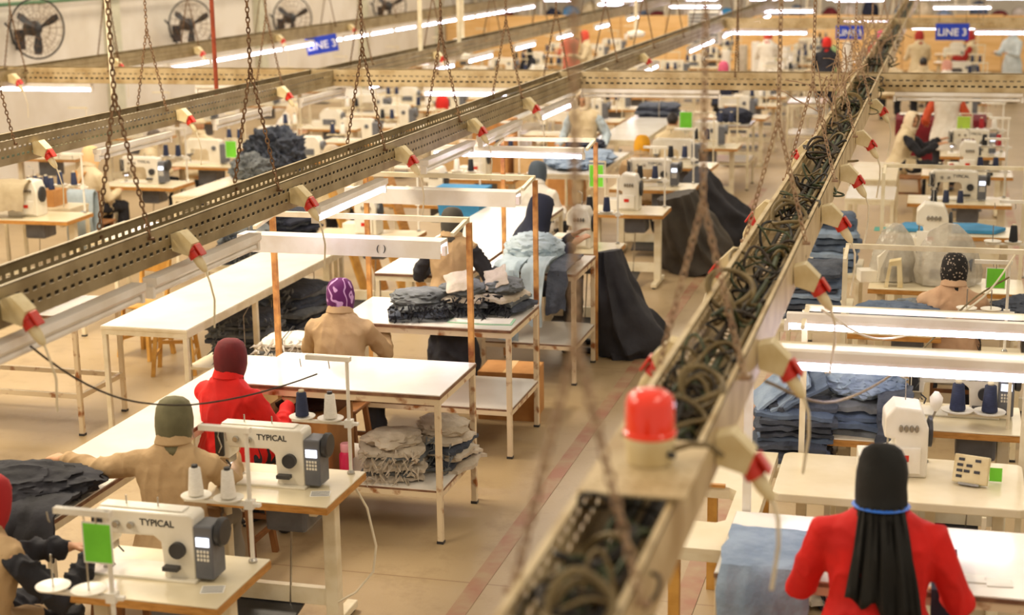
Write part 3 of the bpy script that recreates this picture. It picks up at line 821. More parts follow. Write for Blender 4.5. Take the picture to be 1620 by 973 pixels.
for i, (y, rad, mm, tilt) in enumerate(((2.72, .10, M_CABT, .3), (4.30, .09, M_CABT, .6), (5.6, .12, M_CABT, .7), (7.2, .12, M_CABT, .4), (9.6, .13, M_CABB, .3), (12.2, .14, M_CABT, 1.2))):
    m = MB()
    for k in range(2):
        pts = []
        for a in range(22):
            t = 2 * PI * a / 22; q = Vector((math.cos(t) * rad * .7 * (1 + .08 * k), math.sin(t) * rad * .65, .02 * math.sin(2 * t + k)))
            q = Matrix.Rotation(tilt + k * .25, 3, 'X') @ Matrix.Rotation(tilt * 2.3 + k, 3, 'Z') @ q
            pts.append(q)
        m.tube(pts, .008, 6, closed=True)
    o = m.build('cable_coil', mm, None, True); o.location = (-.655 + rc.uniform(-.05, .05), y, TZ + .17)
    tag(o, '%s coil of slack cable from the beacon end of the cable-filled tray' % ORD[i], 'cable coil', 'coils of slack cable')
# thin rust-red cord tangle on the tray
m = MB()
for k in range(44):
    y = rc.uniform(10.5, 18.5); z = TZ + rc.uniform(.2, .55); pts = []
    p = Vector((-.72 + rc.uniform(-.12, .1), y, TZ + .15)); d = Vector((rc.uniform(-.3, .25), rc.uniform(-.4, .4), 1.0)).normalized()
    for s in range(7): pts.append(tuple(p)); p = p + d * .085; d = (d + Vector((rc.uniform(-.5, .5), rc.uniform(-.5, .5), rc.uniform(-.6, .2)))).normalized()
    m.tube(pts, .0042, 4)
o = m.build('cord_tangle', M_CORD); tag(o, 'tangle of rusty brown cords standing above the cable-filled tray', 'cord tangle', None, 'stuff')

# ------------------------------------------------------------------ lamps
def batten(label, p0, p1, lit=True, up=.0, group='fluorescent battens', wide=.07, hood=False, twin=False, rods=False):
    p0, p1 = Vector(p0), Vector(p1); d = p1 - p0; L = d.length; a = math.atan2(d.y, d.x)
    root = thing('fluorescent_light', label, 'light', (p0 + p1) / 2, a, group)
    m = MB().prism([(-.018, .0), (-wide / 2, .018), (-wide / 2, .05), (wide / 2, .05), (wide / 2, .018), (.018, .0)], -L / 2, L / 2, 'x')
    if hood: m = MB().prism([(-wide / 2, -.05), (-wide / 2 + .02, .05), (wide / 2 - .02, .05), (wide / 2, -.05), (wide / 2 - .006, -.05), (wide / 2 - .03, .03), (-wide / 2 + .03, .03), (-wide / 2 + .006, -.05)], -L / 2, L / 2, 'x')
    m.build('housing', M_HOUSE, root)
    tz = .0 if hood else -.022
    tb = MB().cyl((-L / 2 + .02, 0, tz), (L / 2 - .02, 0, tz), .0155, 10)
    if twin: MB().cyl((-L / 2 + .02, -.03, .012), (L / 2 - .02, -.03, .012), .0155, 10).build('tube', M_TUBE, root, True)
    tb.build('tube', M_TUBE if lit else M_HOUSE, root, True)
    if rods:
        for s in (-1, 1): MB().cyl((s * L * .4, 0, .05), (s * L * .4, 0, 4.3), .006, 5).build('drop_rod', M_CHAIN, root)
    for s in (-1, 1): MB().b2(s * L / 2 - .012, s * L / 2 + .012, -.02, .02, -.042, .012).build('lamp_holder', M_HOUSE, root)
    return root
k = 0
for y in (17.3, 18.55, 19.8, 21.05, 22.3, 23.55, 24.8, 26.1, 27.4, 28.7, 30.0, 31.3, 32.6, 33.9, 35.2, 36.5):
    batten('%s lit tube of the row under the tray closest to the fan wall' % ORD[k], (-9.62, y, 1.9), (-9.62, y + 1.15, 1.9)); k += 1
for k, (y, lit) in enumerate(((5.0, False), (6.25, False), (8.22, True), (10.2, False), (11.6, False), (13.5, True), (16.0, True), (18.3, True), (22.0, True), (23.3, True), (25.5, True), (27.5, True), (29.5, True), (31.5, True))):
    batten('%s %s tube batten under the wide perforated tray' % (ORD[k], 'lit' if lit else 'unlit'), (-3.40, y, 1.9), (-3.40, y + 1.15, 1.9), lit)
for k, (y, lit) in enumerate(((10.4, False), (12.4, False), (14.3, False), (16.2, True), (18.2, True), (20.0, True), (22.4, True), (25.0, True), (28.0, True), (31.0, True))):
    batten('%s %s tube batten under the second perforated tray' % (ORD[k], 'lit' if lit else 'unlit'), (-6.02, y, 1.9), (-6.02, y + 1.15, 1.9), lit)
batten('bright tube under the cross tray at the fan-wall end', (-10.1, 15.27, 1.936), (-8.84, 15.27, 1.936))
batten('unlit cream batten under the cross tray beside the red pipe', (-7.6, 15.27, 1.936), (-6.5, 15.27, 1.936), False)
batten('bright tube under the cross tray near the round red scarf', (-5.06, 15.27, 1.936), (-4.18, 15.27, 1.936))
batten('unlit white batten under the cross tray above the standing jacket', (-3.42, 15.27, 1.936), (-2.05, 15.27, 1.936), False)
batten('unlit cream batten under the cross tray over the white-scarfed worker', (-.4, 15.27, 1.936), (.75, 15.27, 1.936), False)
for k, (x, y) in enumerate(((-2.7, 26.1), (-1.2, 30), (.1, 27.6), (1.1, 26.2), (-3.2, 34), (.4, 35.5), (-5.5, 36.5), (-7.5, 38), (-2.0, 40.0))):
    batten('%s crosswise lit tube hanging in front of the plywood partition' % ORD[k], (x - .6, y, 1.93), (x + .6, y, 1.93), rods=True)

# sockets with red plugs on the trays
def socket_proto():
    root = thing('power_socket', 'x', 'socket')
    b = MB().prism([(-.005, .06), (.05, .075), (.115, .01), (.09, -.055), (.0, -.03)], -.045, .045, 'y'); b.build('socket_box', M_SOCK, root)
    ax = Vector((.55, 0, -.83)); p = Vector((.085, 0, -.02))
    MB().loft([p, p + ax * .02, p + ax * .022, p + ax * .06], [.04, .042, .034, .036], 14).build('red_collar', M_RED, root, True)
    MB().box(p + ax * .03 + Vector((.04, 0, .02)), (.012, .06, .07), 0, .004, 0, -.6).build('red_flap', M_RED, root)
    MB().loft([p + ax * .058, p + ax * .1, p + ax * .135, p + ax * .15], [.026, .025, .018, .009], 12).build('plug', M_SOCK, root, True)
    q = p + ax * .15
    MB().tube([q, q + Vector((.02, .0, -.06)), q + Vector((.02, .04, -.16)), q + Vector((.0, .06, -.32))], .006, 6).build('plug_cord', M_CABW, root, True)
    return root
SOCK = socket_proto(); SOCK['group'] = 'tray power sockets'; first = [True]
def sock(x, y, rz, label, z=TZ + .06):
    o = SOCK if first[0] else copy_tree(SOCK); first[0] = False
    o.location = (x, y, z); o.rotation_euler = (0, 0, rz); o['label'] = label; o.scale = (.88, .88, .88)
for i, y in enumerate((4.05, 5.05, 6.35, 7.85, 9.3, 11.0, 13.2)):
    sock(-.532, y, 0, '%s cream socket with red plug on the beacon tray, table side' % ORD[i])
for i, y in enumerate((5.0, 6.6, 7.9, 10.4)):
    sock(-.778, y, PI, '%s cream socket with red plug on the beacon tray, walkway side' % ORD[i])
for i, y in enumerate((5.15, 6.55, 7.95, 9.7, 11.35, 13.0, 16.2, 18.4)):
    sock(-3.415, y, 0, '%s cream socket with red plug along the wide perforated tray' % ORD[i])
for i, y in enumerate((9.6, 11.75, 13.8, 16.0, 18.6)):
    sock(-6.025, y, 0, '%s cream socket with red plug along the second perforated tray' % ORD[i])
for i, y in enumerate((14.9, 17.1, 19.3, 22.0, 25.0)):
    sock(-9.595, y, 0, '%s cream socket with red plug on the tray closest to the fans' % ORD[i])

# beacon
bp = MB()
for i in range(8):
    for j in range(5):
        pass
plate = MB().b2(-.765, -.515, 3.36, 3.78, TZ + .165, TZ + .172)
for i in range(7):
    for j in range(4):
        plate.cyl((-.735 + i * .033, 3.40 + j * .05, TZ + .172), (-.735 + i * .033, 3.40 + j * .05, TZ + .1735), .006, 8)
o = plate.build('mounting_plate', M_TRAYIN); tag(o, 'perforated cream plate bridging the tray under the red beacon', 'plate')
root = thing('warning_beacon', 'red domed warning beacon with cream base on the cable tray', 'beacon', (-.64, 3.60, TZ + .1735))
MB().lathe([(.056, 0), (.058, .008), (.06, .045), (.064, .06), (.064, .068)], n=28).build('beacon_base', M_SOCK, root, True)
MB().lathe([(.064, .068), (.066, .078), (.061, .082), (.06, .15), (.054, .168), (.036, .18), (.01, .184)], n=28).build('dome', M_DOME, root, True)
MB().cyl((.052, -.03, .03), (.066, -.036, .03), .009, 10).build('cable_gland', M_DARK, root)
MB().tube([(.06, .0, .035), (.1, .0, .05), (.14, .02, .045), (.17, .05, .01)], .008, 6).build('beacon_cord', M_CABT, root, True)

# ------------------------------------------------------------------ wall fans, pipes, signs
def fan_proto():
    root = thing('wall_fan', 'x', 'fan')
    R = .44
    MB().tube([(0, R * math.cos(t), R * math.sin(t)) for t in [2 * PI * i / 40 for i in range(40)]], .014, 6, closed=True).build('guard_ring', M_CABK, root, True)
    g = MB()
    for rr, xx in ((.36, .075), (.26, .1), (.15, .115)):
        for s in (1, -1): g.tube([(s * xx, rr * math.cos(t), rr * math.sin(t)) for t in [2 * PI * i / 28 for i in range(28)]], .003, 4, closed=True)
    for i in range(20):
        t = 2 * PI * i / 20
        for s in (1, -1): g.tube([(s * (.115 * math.cos(q * PI / 2)), R * math.sin(q * PI / 2) * math.cos(t), R * math.sin(q * PI / 2) * math.sin(t)) for q in (.15, .4, .6, .8, 1)], .0026, 4)
    o = g.build('wire_guard', M_CHAIN, root); o['kind'] = 'stuff'
    MB().lathe([(.10, -.26), (.115, -.2), (.115, -.06), (.07, -.02), (.055, .04), (.02, .055)], n=18, ax='x').build('motor', M_DARK, root, True)
    for i in range(3):
        t = 2 * PI * i / 3 + .45; m = MB(); c, s = math.cos(t), math.sin(t)
        vs = []
        for r_, w_, tw in ((.05, .05, .6), (.15, .10, .55), (.28, .14, .42), (.38, .10, .3)):
            for e in (-.5, .5):
                u = r_; v = w_ * e; vs.append((.02 + v * math.sin(tw), u * c - v * math.cos(tw) * s, u * s + v * math.cos(tw) * c))
        m.add(vs, [(0, 1, 3, 2), (2, 3, 5, 4), (4, 5, 7, 6)]); b = m.build('fan_blade', M_DARK, root); so = b.modifiers.new('t', 'SOLIDIFY'); so.thickness = .006
    m = MB().tube([(-.2, 0, 0), (-.42, .0, -.1), (-.5, 0, -.18)], .03, 8); m.box((-.54, 0, -.18), (.04, .16, .3)); m.build('wall_bracket', M_DARK, root)
    MB().tube([(-.2, -.15, -.12), (-.1, -R * .8, -.2), (0, -R, .02), (-.05, -R - .05, .1)], .02, 6).build('yoke', M_DARK, root, True)
    return root
fan = fan_proto()
for i, (y, z) in enumerate(((20.9, 2.26), (25.9, 2.06), (30.5, 1.95), (36.5, 1.95))):
    o = fan if i == 0 else copy_tree(fan)
    o.location = (-12.93, y, z); o.rotation_euler = (0, 0.0, -.5 - .1 * i)
    o['label'] = ('black industrial wall fan, first from the entry end of the pale wall', 'black wall fan, second along the pale wall above the tube row', 'black wall fan above the blue line sign on the pale wall', 'black wall fan far along the pale wall by the plywood')[i]; o['group'] = 'wall fans'
o = MB().cyl((-13.3, 19.9, 2.62), (-13.3, 30, 2.62), .03, 8).build('green_pipe', M_GPIPE); tag(o, 'thin green pipe running along the pale wall above the fans', 'pipe')
o = MB().cyl((-7.05, 14.6, 1.9), (-7.05, 14.6, 5.5), .022, 10).build('red_pipe', M_RPIPE); tag(o, 'red-brown vertical pipe hanging down to the cross tray', 'pipe')
o = MB().cyl((-6.3, 11.2, 2.2), (-6.3, 11.2, 5.5), .02, 10).build('cream_conduit', M_CREAM); tag(o, 'thin cream vertical conduit beside a rusty chain', 'conduit')
for i, (x, y, zb) in enumerate(((-6.2, 18.6, 2.0), (-6.1, 19.9, 1.95), (-7.3, 24, 1.9), (-4.9, 26, 1.9))):
    root = thing('hanging_outlet', '%s cream drop pole with white end box hanging over the middle rows' % ORD[i], 'drop pole', (x, y, zb), 0, 'drop poles')
    MB().cyl((0, 0, .02), (0, 0, 3.5), .03, 10).build('pole', M_CREAM, root); MB().lathe([(.12, -.05), (.15, -.02), (.15, .03), (.05, .06)], n=16).build('end_box', M_WHITEP, root, True)

def sign(label, c, w, h, rz, txt, tilt=0.0):
    root = thing('line_sign', label, 'sign', c, rz, 'blue line signs')
    root.rotation_euler = (0, tilt, rz)
    MB().box((0, 0, 0), (w, .012, h)).build('sign_board', M_BLUE, root)
    lettering(txt, h * .62, M_INK, root, (0, -.0075, -.01), (PI / 2, 0, 0), sx=1.0)
    for s in (-1, 1): MB().cyl((s * w * .4, 0, h / 2), (s * w * .4, 0, h / 2 + .22), .004, 5).build('hanging_wire', M_CHAIN, root)
    return root
sign('blue sign with white lettering hanging under the tray along the fan wall', (-9.48, 23.5, 1.87), .50, .27, .35, 'LINE 3', -.16)
sign('small blue line sign behind the chain tangle over the plywood', (-1.42, 25.965, 1.93), .44, .22, 0, 'LINE 3')
sign('blue line sign hanging over the worker in the beige coat', (.16, 25.965, 1.94), .51, .26, 0, 'LINE 3')

# ------------------------------------------------------------------ furniture and machines
def bev(o, w=.006, seg=2):
    b = o.modifiers.new('b', 'BEVEL'); b.width = w; b.segments = seg; b.limit_method = 'ANGLE'; b.angle_limit = math.radians(40); return o
def work_table(label, x0, x1, y0, y1, z, shelf=None, lam=M_LAM, group='white work tables', posts=None, legs=(1, 1, 1, 1), leg=M_RUST, rails=False, edge=M_EDGE):
    cx, cy = (x0 + x1) / 2, (y0 + y1) / 2; w, d = x1 - x0, y1 - y0
    root = thing('work_table', label, 'table', (cx, cy, 0), 0, group)
    MB().b2(-w / 2, w / 2, -d / 2, d / 2, z - .006, z).build('table_top', lam, root)
    MB().b2(-w / 2 - .003, w / 2 + .003, -d / 2 - .003, d / 2 + .003, z - .024, z - .006).build('top_edge', edge, root)
    s = .034; i = .018
    for nm, a in (('front_rail', (-w / 2, w / 2, -d / 2 + .002, -d / 2 + .034)), ('back_rail', (-w / 2, w / 2, d / 2 - .034, d / 2 - .002)), ('side_rail', (-w / 2, -w / 2 + .034, -d / 2 + .034, d / 2 - .034)), ('side_rail', (w / 2 - .034, w / 2, -d / 2 + .034, d / 2 - .034))):
        MB().b2(*a, z - .062, z - .024).build(nm, leg, root)
    for k, (sx, sy) in enumerate(((-1, -1), (1, -1), (1, 1), (-1, 1))):
        if not legs[k]: continue
        MB().box((sx * (w / 2 - i), sy * (d / 2 - i), (z - .062) / 2), (s, s, z - .062), 0, .003).build('leg', leg, root)
        MB().box((sx * (w / 2 - i), sy * (d / 2 - i), .008), (s + .006, s + .006, .016)).build('foot_cap', M_DARK, root)
    if shelf:
        MB().b2(-w / 2 + .005, w / 2 - .005, -d / 2 + .005, d / 2 - .005, shelf - .006, shelf).build('shelf', lam, root)
        MB().b2(-w / 2 + .003, w / 2 - .003, -d / 2 + .003, d / 2 - .003, shelf - .018, shelf - .006).build('shelf_edge', edge, root)
        for sy in (-1, 1): MB().b2(-w / 2 + .034, w / 2 - .034, sy * (d / 2 - .017) - .014, sy * (d / 2 - .017) + .014, shelf - .05, shelf - .018).build('shelf_rail', leg, root)
        for sx in (-1, 1): MB().b2(sx * (w / 2 - .017) - .014, sx * (w / 2 - .017) + .014, -d / 2 + .034, d / 2 - .034, shelf - .05, shelf - .018).build('shelf_rail', leg, root)
    return root
def gantry(label, x0, x1, y, z, foot=0.0, post=M_RUSTY, w=.032, back=None, group='light frames', lean=0.0):
    root = thing('light_frame', label, 'light frame', ((x0 + x1) / 2, y, 0), 0, group); hw = (x1 - x0) / 2
    for s in (-1, 1): MB().bar((s * hw, 0, foot), (s * hw + lean, 0, z), w, w).build('post', post, root)
    MB().b2(-hw, hw, -w / 2, w / 2, z, z + w).build('top_rail', M_CREAM, root)
    for s in (-1, 1): MB().bar((s * hw * .98, 0, z + w / 2), (s * hw * .98, -.3, z - .02), .022, .022).build('arm', M_CREAM, root)
    return root

def lockstitch(name='sewing_machine', brand='TYPICAL', grey=M_GREYP, single=False, cover=None):
    """operator side -y, needle at -x, base z=0 on the table"""
    outline = [(.235, .004), (.24, .02), (.24, .285), (.225, .298), (-.20, .298), (-.232, .285), (-.238, .26), (-.238, .125), (-.165, .125), (-.16, .185), (.05, .19), (.082, .165), (.09, .03), (.085, .004)]
    if single:
        m = MB(); m.prism(outline, -.058, .058); m.b2(-.25, .25, -.09, .09, 0, .012); m.b2(-.2, .22, -.03, .03, .298, .31)
        m.mi = 1; m.b2(.24, .32, -.06, .06, .02, .25); m.cyl((.32, 0, .21), (.36, 0, .21), .06, 12); m.cyl((-.2, 0, .02), (-.2, 0, .125), .008, 6); m.b2(-.225, -.18, -.05, .05, .1, .125); m.cyl((.16, -.058, .2), (.16, -.07, .2), .03, 10)
        return m.build(name, [M_IVORY, grey])
    root = thing(name, 'x', 'sewing machine')
    bev(MB().prism(outline, -.058, .058).build('body', M_IVORY, root), .012, 3)
    bev(MB().b2(-.25, .25, -.09, .09, 0, .012).build('bed_plate', M_IVORY, root), .003)
    bev(MB().b2(-.21, .18, -.035, .035, .298, .306).build('top_cover', M_WHITEP, root), .003)
    mb_ = thing('motor_box_pivot', None, None) if False else None
    bx = bev(MB().b2(.24, .325, -.064, .06, .015, .255).build('motor_box', grey, root), .008)
    MB().b2(.252, .312, -.069, -.064, .165, .205).build('display', M_LCD, bx)
    kp = MB()
    for i in range(4):
        for j in range(3): kp.b2(.254 + i * .015, .264 + i * .015, -.068, -.064, .10 + j * .018, .112 + j * .018)
    kp.build('keypad', M_WHITEP, bx)
    MB().lathe([(.05, .325), (.062, .332), (.064, .352), (.056, .36), (.02, .362)], (0, 0, .215), 22, 'x').build('handwheel', M_DARK, root, True)
    MB().lathe([(.036, -.082), (.036, -.058)], (.165, 0, .14), 18, 'y').build('stitch_dial', M_DARK, root, True)
    MB().b2(.10, .17, -.095, -.058, .05, .068).build('reverse_lever', M_DARK, root)
    hd = MB().b2(-.226, -.175, -.045, .045, .09, .125).build('face_cover', M_CHROME, root)
    n = MB().cyl((-.2, 0, .03), (-.2, 0, .12), .006, 8); n.cyl((-.2, 0, .004), (-.2, 0, .04), .002, 6); n.build('needle_bar', M_CHROME, root)
    MB().prism([(-.22, .012), (-.18, .012), (-.19, .03), (-.21, .03)], -.03, .012).build('presser_foot', M_CHROME, root)
    MB().tube([(-.2, .03, .09), (-.19, .06, .08), (-.17, .07, .05)], .004, 6).build('knee_lifter', M_DARK, root)
    MB().b2(-.215, -.185, -.012, .012, .082, .09).build('needle_lamp', M_LED, root)
    MB().b2(-.247, -.236, -.045, .045, .13, .275).build('face_plate', M_DARK, root)
    for x in (-.12, -.05): MB().lathe([(.014, -.08), (.018, -.07), (.014, -.058)], (x, 0, .235), 10, 'y').build('tension_dial', M_CHROME, root)
    MB().b2(-.232, -.19, -.075, -.058, .14, .27).build('take_up_cover', M_DARK, root)
    MB().tube([(-.21, -.08, .16), (-.19, -.09, .2), (-.21, -.085, .25), (-.2, -.08, .3)], .004, 5).build('take_up_lever', M_CHROME, root)
    MB().tube([(-.18, -.065, .12), (-.15, -.08, .1), (-.16, -.085, .07)], .005, 5).build('finger_guard', M_DARK, root)
    for x in (-.1, .05): MB().cyl((x, 0, .306), (x, 0, .345), .004, 6).build('thread_guide', M_CHROME, root)
    if brand == 'brother': lettering(brand, .034, M_TEXT, root, (.13, -.0595, .222), (PI / 2, 0, 0))
    elif brand: lettering(brand, .042, M_TEXT, root, (.07, -.0595, .25), (PI / 2, 0, 0))
    return root
def overlock(name='overlock_machine', single=False):
    if single:
        m = MB(); m.prism([(-.15, 0), (.17, 0), (.17, .2), (.12, .27), (-.08, .27), (-.15, .2)], -.09, .1); m.b2(-.28, -.12, -.08, .06, 0, .09)
        m.mi = 1; m.cyl((.17, 0, .16), (.21, 0, .16), .06, 12); m.b2(-.1, .1, -.1, -.09, .04, .12); m.cyl((-.11, -.02, .08), (-.11, -.02, .2), .01, 6)
        return m.build(name, [M_IVORY, M_GREYP])
    root = thing(name, 'x', 'sewing machine')
    bev(MB().prism([(-.13, .0), (.17, .0), (.17, .2), (.12, .275), (-.06, .285), (-.13, .24), (-.13, .16), (-.06, .15), (-.06, .1), (-.13, .09)], -.085, .1).build('body', M_IVORY, root), .014, 3)
    bev(MB().b2(-.3, -.1, -.085, .07, 0, .085).build('cloth_plate', M_IVORY, root), .006)
    bev(MB().b2(-.12, .12, -.1, -.083, .02, .125).build('front_cover', M_WHITEP, root), .004)
    MB().b2(-.03, .04, -.1025, -.1, .07, .095).build('red_badge', M_RED, root)
    MB().lathe([(.05, .17), (.062, .178), (.062, .2), (.03, .208)], (0, 0, .17), 20, 'x').build('handwheel', M_DARK, root, True)
    for i in range(4): MB().lathe([(.012, -.1), (.016, -.095), (.012, -.085)], (-.02 + i * .036, 0, .2), 10, 'y').build('tension_dial', M_CHROME, root)
    MB().cyl((-.1, -.03, .06), (-.1, -.03, .2), .008, 8).build('needle_bar', M_CHROME, root)
    MB().prism([(-.13, .085), (-.07, .085), (-.08, .1), (-.12, .1)], -.05, .0).build('presser_foot', M_CHROME, root)
    MB().tube([(.02, .05, .28), (.02, .07, .36), (-.04, .05, .38)], .005, 6).build('thread_guide', M_CHROME, root)
    return root
def sewing_table(name='sewing_table', w=1.18, d=.56, h=.76, edge=M_WOODE, lam=M_LAMC, single=False):
    if single:
        m = MB(); m.b2(-w / 2, w / 2, -d / 2, d / 2, h - .008, h); m.mi = 1; m.b2(-w / 2, w / 2, -d / 2, d / 2, h - .04, h - .008)
        m.mi = 2
        for s in (-1, 1): m.b2(s * (w / 2 - .1) - .03, s * (w / 2 - .1) + .03, -.03, .03, .05, h - .04); m.b2(s * (w / 2 - .1) - .03, s * (w / 2 - .1) + .03, -d / 2 + .03, d / 2 - .03, 0, .05)
        m.b2(-w / 2 + .1, w / 2 - .1, -.015, .015, .14, .22); m.mi = 3; m.b2(-.1, .15, -.1, .1, h - .25, h - .05); m.b2(-.2, .12, -.2, .05, .05, .08)
        return m.build(name, [lam, edge, M_CREAM, M_GREYP])
    root = thing(name, 'x', 'table')
    bev(MB().b2(-w / 2, w / 2, -d / 2, d / 2, h - .008, h).build('table_top', lam, root), .003)
    MB().b2(-w / 2 - .002, w / 2 + .002, -d / 2 - .002, d / 2 + .002, h - .042, h - .008).build('edge_band', edge, root)
    for s in (-1, 1):
        x = s * (w / 2 - .09)
        bev(MB().b2(x - .035, x + .035, -.035, .035, .05, h - .042).build('leg', M_CREAM, root), .006)
        bev(MB().b2(x - .03, x + .03, -d / 2 + .02, d / 2 - .02, 0.015, .055).build('foot', M_CREAM, root), .006)
        MB().b2(x - .02, x + .02, -d / 2 + .04, d / 2 - .04, h - .07, h - .042).build('top_bracket', M_CREAM, root)
        for sy in (-1, 1): MB().cyl((x, sy * (d / 2 - .05), 0), (x, sy * (d / 2 - .05), .015), .02, 10).build('levelling_pad', M_DARK, root)
    MB().b2(-w / 2 + .12, w / 2 - .12, -.02, .02, .13, .22).build('crossbar', M_CREAM, root)
    bev(MB().b2(-.02, .2, -.1, .14, h - .22, h - .045).build('motor', M_GREYP, root), .02)
    pd = bev(MB().box((-.05, -.1, .1), (.36, .26, .014), 0, 0, .2).build('pedal', M_DARK, root), .003)
    MB().cyl((.06, -.02, .1), (.08, 0, h - .2), .006, 6).build('pedal_rod', M_CHROME, root)
    return root
def thread_stand(name='thread_stand', hgt=.62, single=False, arms=2):
    m = None
    if single:
        m = MB(); m.cyl((0, 0, 0), (0, 0, hgt), .008, 6); m.b2(-.26, .02, -.012, .012, hgt - .02, hgt); m.b2(-.3, .04, -.01, .01, .26, .275)
        for i in range(2): m.lathe([(.05, .275), (.055, .282), (.01, .285)], (-.08 - i * .14, 0, 0), 10)
        return m.build(name, M_CREAM)
    root = thing(name, 'x', 'thread stand')
    MB().cyl((0, 0, 0), (0, 0, hgt), .0095, 10).build('pole', M_WHITEP, root)
    MB().lathe([(.02, 0), (.02, .01), (.012, .02)], n=12).build('base_clamp', M_CHROME, root)
    MB().b2(-.22, .02, -.014, .014, hgt - .024, hgt).build('top_arm', M_WHITEP, root)
    ar = MB().b2(-.31, .05, -.012, .012, .262, .276).build('spool_arm', M_WHITEP, root)
    MB().b2(-.02, .02, -.02, .02, .25, .29).build('arm_clamp', M_WHITEP, root)
    for i in range(2):
        x = -.1 - i * .155
        MB().lathe([(.03, .276), (.066, .288), (.068, .294), (.064, .293), (.02, .286)], (x, 0, 0), 22).build('spool_plate', M_WHITEP, root, True)
        MB().cyl((x, 0, .28), (x, 0, .42), .004, 6).build('spool_pin', M_CHROME, root)
        MB().tube([(x, 0, hgt - .024), (x + .005, 0, hgt - .06), (x, .012, hgt - .07)], .003, 5).build('thread_eye', M_CHROME, root)
    return root
def cone_mb(r=.034, h=.125):
    m = MB().lathe([(r, 0), (r * 1.02, .006), (r * .74, h * .97), (r * .55, h)], n=16); m.mi = 1
    m.lathe([(r * .42, h), (r * .42, h + .012), (r * .3, h + .012)], n=12); return m
CONE = {}
for key, mm in (('navy', M_NAVYT), ('white', M_WHITET), ('red', M_REDT), ('black', mat('black_thread', '1c1c20', .7))):
    me = cone_mb().mesh('thread_cone', [mm, M_DARK if key == 'white' else M_CREAM]); me.polygons.foreach_set('use_smooth', [True] * len(me.polygons)); CONE[key] = me
def cone(key, loc, label, group='thread cones'):
    o = link('thread_cone', CONE[key], None, loc); tag(o, label, 'thread cone', group); return o
PROTO = {}
def place(key, maker, loc, rz, label, group):
    if key not in PROTO: PROTO[key] = o = maker()
    else: o = copy_tree(PROTO[key])
    o.location = loc; o.rotation_euler = (0, 0, rz); tag(o, label, o.get('category'), group)
    return o
def stool(label, loc, rz=0.0, m=M_WOOD, h=.46, back=False, group='workers\' stools'):
    root = thing('chair' if back else 'stool', label, 'chair' if back else 'stool', loc, rz, group)
    bev(MB().b2(-.17, .17, -.15, .15, h - .025, h).build('seat', m, root), .008)
    for sx in (-1, 1):
        for sy in (-1, 1): MB().bar((sx * .13, sy * .11, h - .025), (sx * .17, sy * .15, 0), .032, .032).build('leg', m, root)
        MB().bar((sx * .155, -.13, .16), (sx * .155, .13, .16), .02, .028).build('stretcher', m, root)
    MB().bar((-.15, .12, .22), (.15, .12, .22), .02, .028).build('stretcher', m, root)
    if back:
        for sx in (-1, 1): MB().bar((sx * .14, -.135, h), (sx * .15, -.19, h + .36), .03, .03).build('back_post', m, root)
        bev(MB().box((0, -.185, h + .30), (.3, .018, .13), 0, 0, -.12).build('backrest', m, root), .006)
    return root
def carton(label, loc, w, d, h, rz=0.0, m=M_CARD, open_=False, group='cardboard boxes'):
    root = thing('cardboard_box', label, 'box', loc, rz, group); t = .006
    b = MB(); b.b2(-w / 2, w / 2, -d / 2, d / 2, 0, t)
    for s in (-1, 1): b.b2(s * (w / 2) - t / 2, s * (w / 2) + t / 2, -d / 2, d / 2, 0, h); b.b2(-w / 2, w / 2, s * d / 2 - t / 2, s * d / 2 + t / 2, 0, h)
    b.build('box_sides', m, root)
    if open_:
        for s in (-1, 1): MB().box((s * (w / 2 + .05), 0, h - .02), (.14, d, t), 0, 0, 0, s * .9).build('flap', m, root)
    else:
        for s in (-1, 1): MB().b2(*(sorted((0.001 * s, s * w / 2))), -d / 2, d / 2, h - t, h).build('flap', m, root)
        MB().b2(-.025, .025, -d / 2 - .004, d / 2 + .004, h, h + .0015).build('tape', M_CARDL, root)
    return root
def card(label, loc, w, h, m=M_GREEN, rz=0.0, rx=0.0, pole=None):
    root = thing('hanging_card', label, 'card', loc, rz, 'coloured cards'); root.rotation_euler = (rx, 0, rz)
    MB().b2(-w / 2, w / 2, -.002, .002, -h, 0).build('card_sheet', m, root); MB().b2(-w / 2 - .006, w / 2 + .006, -.001, .003, -h - .006, .006).build('card_border', M_PAPER, root)
    MB().cyl((0, 0, .0), (0, 0, .03), .003, 5).build('hook', M_CHROME, root)
    if pole is not None:
        MB().cyl((w / 2 + .02, .005, pole - loc[2]), (w / 2 + .02, .005, .04), .008, 8).build('pole', M_CREAM, root); MB().b2(-w / 2, w / 2 + .02, -.004, .012, .028, .042).build('card_arm', M_CREAM, root)
    return root

